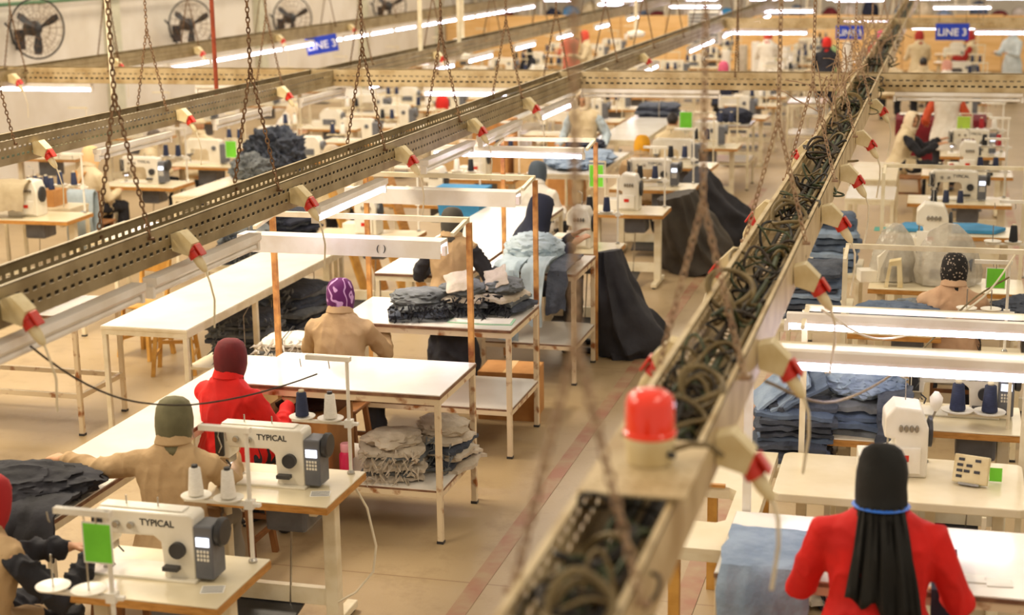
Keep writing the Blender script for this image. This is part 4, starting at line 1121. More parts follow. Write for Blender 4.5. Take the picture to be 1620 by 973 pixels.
# ------------------------------------------------------------------ walkway row: near sewing stations
def station(x, y, rz, where, kind='lock', w=.77, detail=True, cones=('navy', 'white'), stand=True, group_sfx='', h=.76, edge=M_WOODE, d=.54, flip=1, cone_n=2):
    sfx = '' if detail else '_far'
    place('table%s%.2f%s' % (sfx, w, edge.name), lambda: sewing_table(w=w, d=d, h=h, edge=edge, single=not detail), (x, y, 0), rz, 'sewing table with wooden edge ' + where, 'sewing tables')
    c, s = math.cos(rz), math.sin(rz)
    def loc(lx, ly, z): return (x + lx * c - ly * s, y + lx * s + ly * c, z)
    ms = {'lock': ('lock' + sfx, lambda: lockstitch(single=not detail), 'grey-white sewing machine '), 'over': ('over' + sfx, lambda: overlock(single=not detail), 'boxy white overlock machine ')}
    mk = None
    if kind in ms:
        k, f, l = ms[kind]; mk = place(k, f, loc(-.06 if kind == 'lock' else 0, .02, h), rz, l + where, 'sewing machines')
        if not detail: mk['category'] = 'sewing machine'
    PROTO['table%s%.2f%s' % (sfx, w, edge.name)]['category'] = 'table'
    if not detail:
        for o in (mk,): 
            if o is not None: o['category'] = 'sewing machine'
    if stand:
        st = place('stand' + sfx, lambda: thread_stand(single=not detail), loc(w / 2 - .06, d / 2 - .05, h), rz, 'cream thread stand ' + where, 'thread stands'); st['category'] = 'thread stand'
        for i, ck in enumerate(cones[:cone_n]):
            xx = w / 2 - .06 - (.1 + i * .155 if detail else .08 + i * .14)
            cone(ck, loc(xx, d / 2 - .05, h + (.295 if detail else .288)), '%s %s cone on the stand %s' % (('inner', 'outer')[i], ck, where))
    return loc
def fix_cat(o, cat): o['category'] = cat

station(-3.145, 5.72, 0, 'at the very front beside the green card', cones=('white', 'white'))
station(-3.145, 6.93, 0, 'in front of the red-coated seated worker', cones=('white', 'navy'))
# the thread stand of the station cut by the frame, with a green card
st = place('stand', None, (-2.98, 5.02, .70), 0.0, 'cream thread stand carrying the bright green card at the front', 'thread stands')
card('bright green card hanging from the front thread stand', (-3.02, 5.01, 1.268), .115, .155, M_GREEN, 0, 0)
for i, (x, y) in enumerate(((-2.86, 5.62), (-2.86, 6.83))):
    o = MB().b2(-.05, .05, -.04, .04, 0, .0012).build('paper_label', M_PAPER); o.location = (x, y, .7605); o.rotation_euler = (0, 0, .3)
    tag(o, 'white printed label stuck on the table corner, ' + ('front station' if i == 0 else 'second station'), 'label')
    for k in range(4): MB().b2(-.045, .045, -.03 + k * .018, -.023 + k * .018, .0012, .0016).build('print_line', M_TEXT, o)
# cable down to the floor
o = MB().tube([(-2.8, 7.1, .74), (-2.72, 7.1, .6), (-2.66, 7.05, .42), (-2.66, 7.0, .3), (-2.74, 6.95, .2), (-2.82, 6.9, .16)], .007, 6).build('power_cable', M_CABW, None, True); tag(o, 'cream power cord looping from the sewing table behind the grey-white machine', 'cord')

# white tables along the walkway
work_table('white table behind the red-coated seated worker, empty top and loaded shelf', -3.92, -2.66, 8.15, 8.88, .90, .33)
work_table('white table carrying dark denim bundles and clipboards', -3.92, -2.67, 9.73, 10.50, .90, .35)
work_table('white table carrying pale blue jeans beside the charcoal sack', -3.42, -2.65, 11.58, 12.32, .90, .33)
gantry('rusty light frame over the empty white table', -3.98, -2.70, 8.93, 1.76)
gantry('rusty light frame over the table of dark denim', -3.96, -2.70, 10.55, 1.78)
gantry('rusty light frame over the table of pale blue jeans', -3.44, -2.66, 12.38, 1.82)
bt = batten('white batten with black bracket mark over the empty white table', (-4.05, 8.62, 1.66), (-2.76, 8.62, 1.66), True, wide=.17, hood=True)
lettering('(  )', .05, M_TEXT, bt, (.28, -.0795, .0), (PI / 2 - .2, 0, 0))
batten('cream batten over the table of dark denim', (-3.98, 10.24, 1.70), (-2.74, 10.24, 1.70), True, wide=.17, hood=True)
batten('batten with glowing tube over the table of pale blue jeans', (-3.95, 12.1, 1.76), (-2.70, 12.1, 1.76), True)
# long glossy table
work_table('long glossy white bench beside the beige-coated worker', -4.43, -3.97, 6.18, 9.25, .76, None, M_LAM, legs=(1, 1, 1, 1), leg=M_CREAM)
work_table('long glossy white bench beside the apron-wearing worker', -4.2, -3.46, 11.32, 14.6, .90, None, M_LAM, leg=M_CREAM)
root = work_table('tall narrow cream bench with dark bundles on its low shelf', -5.44, -4.80, 9.28, 12.2, .90, None, M_LAM, leg=M_CREAM, edge=M_CREAM)
MB().b2(-.3, .3, -.30, 1.42, .28, .30).build('shelf', M_LAMC, root)
for sx in (-1, 1): MB().b2(sx * .285 - .018, sx * .285 + .018, -.30, -.264, 0, .838).build('leg', M_CREAM, root)
root = work_table('tall white table with low rails reaching under the wide tray', -7.6, -5.80, 9.55, 10.2, .88, None, M_LAM, leg=M_RUST)
for yy in (-.30, .30): MB().b2(-.88, .88, yy - .016, yy + .016, .27, .305).build('low_rail', M_RUST, root)
for xx in (-.88, .88): MB().b2(xx - .016, xx + .016, -.29, .29, .27, .305).build('low_rail', M_RUST, root)
work_table('pale bench with dark garment pile below the second tray', -7.62, -7.06, 14.6, 17.0, .90, None, M_LAMC, leg=M_CREAM, edge=M_CREAM)
work_table('low pale bench end under the wide tray by the cream-hooded worker', -7.35, -6.95, 12.2, 13.1, .90, None, M_LAM, leg=M_CREAM, edge=M_CREAM)

# ------------------------------------------------------------------ garments along the walkway row
bundle('pale and dark frayed bundle on the low shelf, beside the carton', (-3.02, 8.36, .335), .37, .34, 6, .034, [M_PALED, M_GREYD, M_PALED], .2, 3, M_PALED, amp=.022, top=(.09, M_PALED), tie=False)
bundle('pale frayed bundle on the low shelf, near the table leg', (-2.80, 8.62, .335), .36, .33, 6, .036, [M_PALED, M_DENIM, M_PALED], -.25, 5, M_GREYD, amp=.022, top=(.10, M_PALED), tie=False)
bundle('flat dark denim bundle on the white table, near the purple scarf', (-3.40, 10.0, .905), .42, .36, 3, .034, [M_GREYD, M_DENIM, M_GREYD], .35, 8, M_BLACK, top=(.10, M_GREYD), tie=False)
bundle('dark denim bundle in the middle of the table, pale panel on top', (-3.12, 10.14, .905), .36, .34, 4, .036, [M_GREYD, M_DENIM, M_GREYD, M_PALED], .1, 9, M_BLACK, top=(.10, M_GREYD), tie=False)
o = sheet_mb(.17, .2, .012, 77, .01).build('cloth_piece', M_PALED, None, True); o.location = (-3.13, 10.06, 1.135); o.rotation_euler = (.5, -.2, .3); tag(o, 'pale cloth panel leaning on the middle denim bundle', 'cloth panel')
bundle('dark denim bundle beside the clipboards, bristling dark edge', (-2.86, 10.27, .905), .30, .36, 4, .036, [M_GREYD, M_DENIM, M_GREYD, M_PALED], -.25, 10, M_BLACK, top=(.10, M_GREYD), tie=False)
o = sheet_mb(.16, .2, .012, 78, .01).build('cloth_piece', M_PALED, None, True); o.location = (-2.90, 10.22, 1.14); o.rotation_euler = (.5, -.3, .2); tag(o, 'pale cloth panel leaning on the bundle beside the clipboards', 'cloth panel')
def clipboard(label, loc, rz):
    root = thing('clipboard', label, 'clipboard', loc, rz, 'clipboards')
    MB().b2(-.12, .12, -.085, .085, 0, .006).build('board', mat('mint_board', 'a9d6b4', .5), root); MB().b2(-.105, .105, -.078, .078, .006, .010).build('paper_sheet', M_PAPER, root); MB().b2(-.03, .03, .07, .085, .006, .016).build('clip', M_CHROME, root)
clipboard('mint-edged clipboard with papers at the walkway corner of the table', (-2.82, 9.92, .901), .1)
clipboard('clipboard with papers beside the rusty light-frame post', (-3.02, 9.92, .901), -.05)
heap('jeans_heap', 'pale blue jeans heaped on the white table in front of the navy hood', 'jeans', (-3.1, 12.02, .902), (.5, .42, .24), 21, M_PALEB, rough=.26)
o = drape_mb([(12.15, .93), (11.75, .95), (11.56, .93), (11.50, .80), (11.47, .55), (11.48, .40)], -3.30, -3.07, .016, 14, .09, 4, 12, .2).build('hanging_jeans', M_PALEB, None, True); tag(o, 'longer pale blue jeans hanging over the front edge of the table', 'jeans')
o = drape_mb([(12.1, .94), (11.75, .96), (11.56, .94), (11.49, .82), (11.47, .66), (11.47, .52)], -3.06, -2.87, .016, 14, .09, 5, 12, .15).build('hanging_jeans', M_PALEB, None, True); tag(o, 'shorter pale blue jeans hanging next to the dark pair', 'jeans')
o = drape_mb([(12.1, .93), (11.8, .94), (11.56, .92), (11.5, .78), (11.48, .62)], -2.86, -2.70, .014, 12, .05, 6).build('hanging_jeans', M_DENIM, None, True); tag(o, 'dark jeans hanging over the table corner beside the pale ones', 'jeans')
# sacks beside the walkway
o = sack_mb([(-2.62, 12.75, .86), (-2.58, 12.72, .6), (-2.5, 12.7, .3), (-2.42, 12.72, .08), (-2.42, 12.72, .0)], [(.10, .18), (.16, .25), (.24, .32), (.31, .36), (.27, .32)], 9, .2, 2).build('cloth_sack', M_CHARC, None, True); tag(o, 'large charcoal cloth sack slumped beside the table of pale jeans', 'sack', 'cloth sacks beside the walkway')
o = sack_mb([(-2.62, 16.2, .80), (-2.56, 16.2, .55), (-2.46, 16.25, .3), (-2.36, 16.3, .08), (-2.36, 16.3, .0)], [(.2, .3), (.26, .36), (.32, .42), (.38, .45), (.34, .4)], 9, .2, 5).build('cloth_sack', M_BROWNS, None, True); tag(o, 'brown-grey cloth sack hanging under the sewing table to the walkway', 'sack', 'cloth sacks beside the walkway')
o = sack_mb([(-2.62, 17.6, .78), (-2.54, 17.7, .55), (-2.42, 17.8, .3), (-2.28, 17.9, .08), (-2.26, 17.95, .0)], [(.15, .25), (.22, .32), (.28, .38), (.36, .42), (.3, .36)], 9, .2, 8).build('cloth_sack', M_CHARC, None, True); tag(o, 'charcoal cloth sack spread wide on the walkway behind the brown-grey one', 'sack', 'cloth sacks beside the walkway')
# heap and bundles on the long benches
heap('black_garment', 'black garment heaped at the end of the long glossy bench', 'garment', (-4.30, 6.42, .765), (.86, .46, .18), 31, M_BLACK, .25, None, rough=.26, freq=2.2)
o = drape_mb([(6.5, .80), (6.3, .83), (6.17, .80), (6.13, .70), (6.13, .60)], -4.25, -3.92, .016, 16, .06, 12).build('black_garment', M_BLACK, None, True); tag(o, 'black garment hanging over the bench end by the outstretched hand', 'garment')
bundle('dark frayed bundle on the bench shelf, close to the wooden chair', (-5.10, 10.85, .305), .50, .5, 8, .045, [M_GREYD, M_DENIM, M_GREYD], .3, 14, M_GREYD)
bundle('dark frayed bundle on the bench shelf, towards its far end', (-5.10, 11.75, .305), .50, .6, 9, .045, [M_DENIM, M_GREYD, M_DENIM], -.2, 15, M_GREYD)
carton('flat pale carton under the white frayed bundle', (-4.55, 10.35, 0), .44, .4, .42, .1, M_CARDL)
bundle('white frayed bundle on the carton beside the purple-scarfed worker', (-4.55, 10.33, .424), .40, .36, 6, .034, [M_PALED, M_WHITEC, M_PALED, M_GREYD], .2, 17, M_WHITEC)
work_table('low cream rack of dark garments under the wide tray', -6.3, -5.65, 12.6, 14.2, .62, .2, M_LAMC, leg=M_CREAM, edge=M_CREAM)
bundle('tall dark bundle on the low rack, by the wide tray', (-6.02, 12.95, .625), .5, .5, 8, .04, [M_DENIM, M_GREYD], .4, 18, M_GREYD)
bundle('tall navy bundle on the low rack, behind the other bundle', (-5.98, 13.7, .625), .5, .5, 9, .04, [M_NAVY, M_DENIM], -.3, 19, M_NAVY)
heap('garment_heap', 'big bundled heap of dark denim on the pale bench', 'garment heap', (-7.28, 16.5, .902), (.66, .8, .50), 41, M_DENIM, 0, None, rough=.36, freq=6.0)
heap('garment_heap', 'smaller dark denim heap beside the big one on the pale bench', 'garment heap', (-7.34, 15.95, .902), (.45, .45, .26), 43, M_GREYD, 0, None, rough=.36, freq=6.0)
carton('open carton on the shelf beside the pink bottle', (-3.60, 8.40, .332), .46, .42, .36, 0, M_CARD, False)
heap('cloth_offcuts', 'dark brown cloth offcuts in the carton', 'cloth', (-3.6, 8.40, .70), (.36, .3, .06), 44, mat('brown_offcuts', '3a1f18', .9), 0, None, 4)
root = thing('bottle', 'pink plastic bottle standing beside the carton', 'bottle', (-3.27, 8.22, .332))
MB().lathe([(.036, 0), (.04, .01), (.04, .15), (.03, .17)], n=18).build('bottle_body', mat('pink_plastic', 'd8285a', .3), root, True); MB().lathe([(.03, .17), (.032, .176), (.032, .215), (.028, .22)], n=16).build('bottle_cap', mat('pale_pink', 'f0a8b4', .4), root, True)
carton('brown carton on the floor under the table of dark denim', (-2.95, 10.75, 0), .42, .34, .36, .05, M_CARD)
stool('dark wooden stool of the red-coated seated worker', (-3.74, 7.68, 0))
stool('dark wooden stool of the beige-coated worker', (-3.56, 6.18, 0))
stool('wooden stool of the purple-scarfed worker', (-3.72, 9.28, 0))
stool('yellow wooden chair with backrest standing by the cream bench', (-6.45, 11.72, 0), 2.9, M_YWOOD, .46, True)
stool('pale wooden stool under the tall cream bench', (-5.95, 11.3, 0), .3, M_YWOOD, .42)

# ------------------------------------------------------------------ people along the walkway row
person('seated worker in beige coat and grey-olive headscarf, reaching across the bench', (-3.60, 6.20, 0), .12, 'sit', 1.0, .12, [(-.68, .22, .86), (.16, .48, .84)], M_BEIGE, mat('grey_trousers', '8a8478', .85), 'hijab', M_OLIVE, 0, .25, .0075, seat=.50, head_px=(276, 630))
person('seated worker in beige vest over black sleeves at the picture edge', (-3.75, 5.12, 0), -.35, 'sit', 1.0, .2, [(.22, .5, .83), (.3, .42, .84)], M_BEIGE, M_BLACK, 'hijab', mat('red_scarf', 'a8181c', .8), 0, .3, .0085, sleeve=M_BLACK, vest=True, wide=1.25, head_px=(-14, 752))
person('seated worker in red coat and maroon headscarf', (-3.73, 7.68, 0), -.25, 'sit', .97, .10, [(-.2, .42, .82), (.2, .34, .80)], M_REDC, M_BLACK, 'hijab', M_MAROON, .1, .15, .0085, head_px=(366, 538))
person('seated worker in beige coat and purple patterned headscarf', (-3.72, 9.28, 0), 0.1, 'sit', 1.0, .12, [(-.2, .40, .84), (.2, .40, .84)], M_BEIGE, M_BLACK, 'hijab', M_PURPLE, 0, .15, .009, head_px=(539, 442))
person('standing worker in beige apron with charcoal sleeves and dark headscarf', (-3.28, 10.82, 0), 0.05, 'stand', .94, .08, [(-.26, .3, .95), (.28, .32, .92)], M_BEIGE, M_BLACK, 'hijab', mat('charcoal_scarf', '4a463e', .8), 0, .25, .011, sleeve=M_CHARC, skirt=True, vest=True, head_px=(716, 330))
person('worker in navy hood bending over the pale blue jeans', (-3.02, 12.86, 0), -1.35, 'sit', 1.08, .2, [(-.22, .42, .95), (.2, .42, .95)], M_NAVY, M_BLACK, 'hijab', mat('dark_navy_scarf', '23283a', .8), .25, .3, .011, seat=.55, drop=[(.12, .11), (.17, .13), (.2, .15)], head_px=(862, 310))
person('seated worker in cream coat behind the navy hood', (-3.78, 15.2, 0), -.2, 'sit', 1.0, .15, None, M_WHITEC, M_BLACK, 'hijab', mat('steel_scarf', '4a5560', .8), 0, .2, .014, head_px=(852, 256))
person('seated worker with yellow headscarf and beige coat', (-3.2, 17.6, 0), .1, 'sit', 1.0, .15, None, M_BEIGE, M_BLACK, 'hijab', M_YELLOW, .2, .2, .014, head_px=(1016, 215))
person('seated dark-haired man in beige coat', (-3.25, 19.9, 0), .15, 'sit', 1.0, .1, None, M_CREAMC, M_BLACK, 'hair', M_HAIR, -.3, .2, .014, head_px=(1065, 178))
person('standing worker in beige vest with pale grey sleeves', (-4.24, 19.2, 0), 3.0, 'stand', 1.0, .05, [(-.3, .15, .85), (.3, .2, .85)], M_CREAMC, M_CREAMC, 'hijab', M_CREAMS, 0, .3, .014, sleeve=M_PALEB, coat_len=.4, vest=True, head_px=(922, 145))
person('worker with pink headscarf in the far rows', (-3.7, 28.2, 0), 0, 'sit', 1.02, .1, None, M_NAVY, M_BLACK, 'hijab', M_PINK, 0, .2, .018, head_px=(1145, 98))
person('worker with round red headscarf in the middle rows', (-6.8, 21.4, 0), 0, 'sit', 1.03, .1, None, M_CREAMC, M_BLACK, 'hijab', mat('bright_red_scarf', 'd42418', .8), 0, .2, .016, head_px=(700, 152))
person('worker in cream hood and apron seen from behind by the fan wall', (-8.95, 15.35, 0), -.4, 'sit', 1.0, .15, None, M_CREAMC, M_BLACK, 'hijab', mat('peach_scarf', 'ecc48c', .8), 0, .2, .014, apron=mat('orange_straps', 'd89a4a', .8), head_px=(145, 232))
person('grey-haired man in cream coat bent over his machine', (-9.05, 17.1, 0), -1.0, 'sit', 1.0, .25, None, M_CREAMC, M_BLACK, 'hair', M_GHAIR, 0, .45, .014, head_px=(248, 205))
person('worker in cream coat and brimmed cap by the fan wall', (-9.15, 18.55, 0), .1, 'sit', 1.0, .1, None, M_CREAMC, M_BLACK, 'cap', M_CREAMC, 0, .1, .016, head_px=(315, 185))
person('worker in white coat bending low in the row by the fan wall', (-9.4, 21.3, 0), -1.2, 'sit', .98, .5, None, M_WHITEC, M_BLACK, 'hijab', M_CREAMS, 0, .4, .016)
person('worker with cream hood just showing above the wide tray', (-6.42, 16.2, 0), 0, 'sit', 1.0, .1, None, M_CREAMC, M_BLACK, 'hijab', M_CREAMS, 0, .2, .016, head_px=(525, 230))
person('worker in black headscarf and coat sitting in the far rows', (-8.35, 32.2, 0), 2.6, 'sit', 1.0, .2, None, M_BLACK, M_BLACK, 'hijab', M_BLACKS, 0, .3, .018, head_px=(833, 75))
person('standing worker in beige coat and red headscarf before the plywood', (-7.35, 33.3, 0), 2.0, 'stand', 1.0, .05, None, M_CREAMC, M_CREAMC, 'hijab', mat('coral_scarf', 'd8503c', .8), 0, .2, .018)
person('standing worker in pinkish coat before the plywood', (-8.0, 34.6, 0), 1.0, 'stand', 1.0, .05, None, mat('coral_coat', 'd87a62', .85), M_BLACK, 'hijab', M_CREAMS, 0, .2, .018)
person('standing worker in white coat with red scarf beside the striped poles', (-3.5, 33.4, 0), 0, 'stand', 1.0, .05, None, M_WHITEC, M_WHITEC, 'hijab', mat('coral_scarf', 'd8503c', .8), 0, .2, .018)
person('standing worker in black with red headscarf before the plywood', (-2.12, 31.0, 0), 0, 'stand', 1.0, .05, None, M_BLACK, M_BLACK, 'hijab', mat('bright_red_scarf', 'd42418', .8), 0, .2, .018)
person('standing worker in red coat half hidden by the cable tray', (-1.2, 33.4, 0), 0, 'stand', 1.0, .05, None, mat('dull_red_coat', 'b83c28', .85), M_BLACK, 'hijab', M_PINK, 0, .2, .018)

# ------------------------------------------------------------------ table row with the standing red coat
work_table('white table in front of the standing red-coated worker', -.79, .50, 5.96, 6.68, .90, None, M_LAM, group='white work tables')
root = gantry('white light frame over the table of the standing red-coated worker', -.75, .49, 6.71, 1.65, 0.0, M_WHITEP, .036)
batten('brightest tube batten over the standing red-coated worker', (-.74, 6.60, 1.632), (.49, 6.60, 1.632), True, wide=.05)
gantry('cream light frame behind the brightest tube', -.62, .50, 8.09, 1.51, 0, M_CREAM, .03)
batten('bright tube batten above the jeans stacks', (-.70, 7.92, 1.485), (.49, 7.92, 1.485), True, wide=.05)
person('standing worker in red coat with black headscarf and blue lanyard', (-.14, 5.50, 0), .05, 'stand', 1.02, .13, [(-.26, .36, .95), (.28, .30, .93)], M_REDC, M_BLACK, 'hijab', M_BLACKS, 0, .3, .0075, drop=[(.088, .095), (.1, .1), (.112, .108)], tail=(M_BLACKS, .34, .15, .27), lanyard=mat('blue_lanyard', '2c6fd8', .5), wide=1.08, head_px=(1397, 706))
o = drape_mb([(6.42, .915), (6.2, .92), (5.98, .925), (5.93, .86), (5.91, .6), (5.92, .3)], -.78, -.40, .016, 22, .045, 14, 7, .08).build('hanging_jeans', M_DENIML, None, True); tag(o, 'light blue jeans laid over the table edge beside the red coat', 'jeans')
bt = MB()
o = drape_mb([(6.3, .92), (6.1, .93), (5.95, .92), (5.92, .80), (5.93, .5)], .06, .16, .03, 8, .02, 16).build('hanging_jeans', M_NAVY, None, True); tag(o, 'dark navy trousers hanging off the table by the red sleeve', 'trousers')
for i, (x, y) in enumerate(((.22, 6.12), (.32, 6.1))):
    o = MB().b2(-.05, .05, -.04, .04, 0, .002).build('paper_slip', M_PAPER); o.location = (x, y, .902); o.rotation_euler = (0, 0, .1 * i); tag(o, 'small white paper slip on the table, ' + ('next to the navy trousers' if i == 0 else 'further from the navy trousers'), 'paper')
# cut-out machine bed and pale machine tables
root = thing('machine_table', 'cream machine table with square cut-out beside the tray', 'table', (-.93, 7.22, 0))
MB().prism([(-.19, -.68), (.20, -.68), (.20, .75), (-.19, .75), (-.19, .15), (.02, .15), (.06, .11), (.06, -.3), (.02, -.34), (-.19, -.34)], .735, .76, 'z').build('table_top', M_LAMC, root)
MB().prism([(-.19, -.68), (.20, -.68), (.20, .75), (-.19, .75), (-.19, .15), (.02, .15), (.06, .11), (.06, -.3), (.02, -.34), (-.19, -.34)], .70, .735, 'z').build('top_edge', M_CREAM, root)
for x, y in ((.14, -.6), (.14, .66), (-.13, .66), (-.13, -.6)): MB().box((x, y, .35), (.05, .05, .70)).build('leg', M_YWOOD, root)
MB().b2(-.19, .0, .135, .16, .76, .775).build('wood_strip', M_WOODE, root)
def rounded_table(label, x0, x1, y0, y1, h=.76):
    root = thing('machine_table', label, 'table', ((x0 + x1) / 2, (y0 + y1) / 2, 0), 0, 'pale machine tables'); w, d = (x1 - x0) / 2, (y1 - y0) / 2; r = .05
    pts = []
    for cx, cy, a0 in ((w - r, d - r, 0), (-w + r, d - r, PI / 2), (-w + r, -d + r, PI), (w - r, -d + r, 1.5 * PI)):
        for k in range(6): a = a0 + k * PI / 10; pts.append((cx + r * math.cos(a), cy + r * math.sin(a)))
    bev(MB().prism(pts, h - .045, h, 'z').build('table_top', M_LAMC, root), .006)
    for sx in (-1, 1):
        MB().b2(sx * (w - .12) - .025, sx * (w - .12) + .025, -.03, .03, .05, h - .045).build('leg', M_CREAM, root); MB().b2(sx * (w - .12) - .025, sx * (w - .12) + .025, -d + .05, d - .05, 0, .05).build('foot', M_CREAM, root)
    MB().b2(-w + .12, w - .12, -.015, .015, .18, .24).build('crossbar', M_CREAM, root)
    return root
rounded_table('pale rounded machine table in front of the black headscarf', -.70, -.075, 7.34, 8.0)
rounded_table('pale machine table carrying the keypad box', -.065, .50, 7.36, 8.05)
ov = place('over', lambda: overlock(), (-.10, 7.80, .76), .1, 'tall ivory machine with red badge behind the black headscarf', 'sewing machines'); ov.scale = (.72, 1.1, 1.30)
root = thing('keypad_box', 'ivory control box with black keys on the pale table', 'control box', (.235, 7.66, .76), -.25); root.rotation_euler = (-.35, 0, -.25)
bev(MB().b2(-.085, .085, -.02, .02, .01, .15).build('case', M_SOCK, root), .006)
kk = MB()
for r_, xs in enumerate(((-.05, .03), (-.055, -.01), (-.055, -.02, .03), (-.055,))):
    for x in xs: kk.b2(x - .012, x + .016, -.024, -.02, .118 - r_ * .028, .132 - r_ * .028)
kk.build('keys', M_DARK, root); MB().box((0, 0, .006), (.1, .06, .012)).build('stand_foot', M_CHROME, root)
o = MB().b2(-.03, .03, -.001, .001, 0, .07).build('green_note', M_GREEN); o.location = (.36, 7.74, .765); tag(o, 'small green note beside the ivory control box', 'note')
root = thing('switch_box', 'cream switch box with red and green buttons under the table', 'switch box', (.30, 7.335, .60))
bev(MB().b2(-.065, .065, -.02, .02, -.025, .03).build('case', M_SOCK, root), .005)
MB().cyl((-.025, -.02, 0), (-.025, -.032, 0), .013, 12).build('red_button', M_RED, root); MB().cyl((.012, -.02, 0), (.012, -.03, 0), .012, 12).build('green_button', mat('green_button', '2f9a3c', .4), root); MB().bar((.0, 0.0, .03), (.0, .0, .12), .02, .02).build('bracket', M_CREAM, root)
# machine with lettering behind
station(.2, 8.82, 0, 'below the brightest tube with the navy cones', 'none', .66, True, stand=False)
br = place('brother', lambda: lockstitch(brand='brother'), (.16, 8.90, .76), 0, 'ivory sewing machine with brand lettering behind the navy cones', 'sewing machines')
root = thing('spool_rack', 'two-plate spool rack holding the navy cones', 'spool rack', (.33, 8.66, .76))
MB().b2(-.2, .12, -.012, .012, .06, .074).build('rack_arm', M_CREAM, root); MB().cyl((.12, 0, 0), (.12, 0, .3), .01, 8).build('pole', M_CREAM, root)
for i, x in enumerate((-.15, .02)):
    MB().lathe([(.03, .074), (.085, .088), (.088, .096), (.082, .095), (.02, .086)], (x, 0, 0), 22).build('spool_plate', M_WHITEP, root, True)
for i, x in enumerate((.18, .35)):
    o = cone('navy', (x, 8.66, .855), 'large navy thread cone on the spool rack, ' + ('beside the lettering' if i == 0 else 'beside the frame post')); o.scale = (1.25, 1.25, 1.2)
root = thing('gooseneck_lamp', 'small gooseneck lamp with white head on the pale table', 'lamp', (.0, 7.98, .76))
MB().tube([(0, 0, 0), (.01, 0, .12), (.03, 0, .2), (.06, 0, .28)], .006, 6).build('gooseneck', M_CHROME, root, True); MB().lathe([(.012, 0), (.03, .03), (.034, .07), (.012, .1)], (.06, 0, .28), 14).build('lamp_head', M_WHITEP, root, True); MB().lathe([(.035, 0), (.035, .012)], n=14).build('lamp_base', M_DARK, root)
# jeans stacks
work_table('low cream table under the tall jeans stack', -.93, -.46, 8.14, 8.72, .62, None, M_LAMC, leg=M_CREAM, edge=M_CREAM)
zt = jeans_stack((-.68, 8.42, .625), .40, .42, 9, .038, [M_DENIM, M_DENIM2, M_DENIM], 'folded dark blue jeans in the tall stack behind the white post', 'tall jeans stack', 51, amp=.016, shift=.03)
for i in range(3):
    o = sheet_mb(.26, .30, .03, 300 + i, .012, edge=.03).build('folded_jeans', M_DENIML if i < 2 else M_DENIM2, None, True); o.location = (-.80 + i * .085, 8.40 - i * .012, zt + .02 + i * .012); o.rotation_euler = (.15, -.75 + .1 * i, .1)
    tag(o, 'light jeans with metal buttons fanned on the stack, ' + ('outermost', 'middle', 'innermost')[i], 'jeans', 'fanned jeans')
station(-.29, 8.55, 0, 'under the folded jackets', 'none', .44, True, stand=False)
jeans_stack((-.32, 8.52, .765), .42, .40, 4, .05, [M_DENIM2, M_GREYD], 'folded grey-blue jeans stacked on the small table beside the ivory machine', 'small jeans stack', 61, amp=.02)
heap('jeans_heap', 'grey-blue jacket heaped on the small jeans stack', 'jacket', (-.30, 8.52, .965), (.46, .40, .16), 63, M_DENIML, .2, None, rough=.22)
o = drape_mb([(8.5, 1.0), (8.33, 1.0), (8.27, .94), (8.25, .8), (8.25, .62)], -.24, -.06, .016, 12, .05, 19).build('hanging_jeans', M_DENIM, None, True); tag(o, 'dark jeans leg hanging from the small stack', 'jeans')
bundle('dark striped bundle on the floor under the rounded table', (-.385, 7.85, 0), .30, .3, 8, .045, [M_DENIM, M_PALED, M_BLACK], .4, 66, M_GREYD)

# ------------------------------------------------------------------ stations further along that row
station(.12, 12.42, 0, 'with bagged machines behind the dotted headscarf', 'none', 1.16, True, stand=False)
person('seated worker in beige coat and black dotted headscarf', (.18, 11.15, 0), 0, 'sit', 1.0, .08, [(-.18, .4, .82), (.2, .4, .82)], mat('pinkish_beige_coat', 'c9a584', .85, 'b89272', bump=.5, bscale=12), M_BLACK, 'hijab', M_DOTS, 0, .15, .011, head_px=(1511, 402))
stool('wooden stool under the worker with the dotted headscarf', (.18, 11.15, 0))
for i, (x, y, s) in enumerate(((-.28, 12.5, (.36, .3, .42)), (.12, 12.45, (.50, .40, .44)))):
    me = MB().loft([(0, 0, 0), (0, 0, .1), (0, 0, .25), (0.02, 0, .38), (.03, 0, .46)], [(.25, .2), (.26, .2), (.22, .17), (.16, .1), (.05, .03)], 28, side=(1, 0, 0), wob=lambda i_, th: 1 + .08 * math.sin(5 * th + i_) + .05 * math.sin(11 * th))
    o = me.build('plastic_cover', M_PLAST, None, True); o.location = (x, y, .772); o.scale = (s[0] / .5, s[1] / .42, s[2] / .44)
    tag(o, 'crumpled clear plastic bag over a machine, ' + ('squarer one by the cream post' if i == 0 else 'pointed one behind the dotted headscarf'), 'plastic cover', 'plastic covers')
    mm = place('over_far', lambda: overlock(single=True), (x, y, .762), .3 - i * .6, 'white machine inside the ' + ('squarer plastic bag' if i == 0 else 'pointed plastic bag'), 'sewing machines'); mm['category'] = 'sewing machine'
o = MB().prism([(-.12, 0), (-.09, .2), (.0, .22), (.02, 0), (-.02, 0), (-.03, .17), (-.07, .17), (-.09, 0)], -.05, .05); o = o.build('cream_bracket', M_SOCK); o.location = (-.22, 12.25, .762); tag(o, 'cream folded machine bracket on the orange-edged table', 'bracket')
work_table('low table of jeans stacks beside the tray', -1.05, -.55, 10.95, 11.85, .74, None, M_LAMC, leg=M_CREAM, edge=M_CREAM)
jeans_stack((-.82, 11.3, .745), .42, .5, 9, .042, [M_DENIM, M_DENIM2, M_DENIML], 'folded blue jeans in the stack under the hanging red-collared sockets', 'jeans stack by the tray', 71, amp=.015)
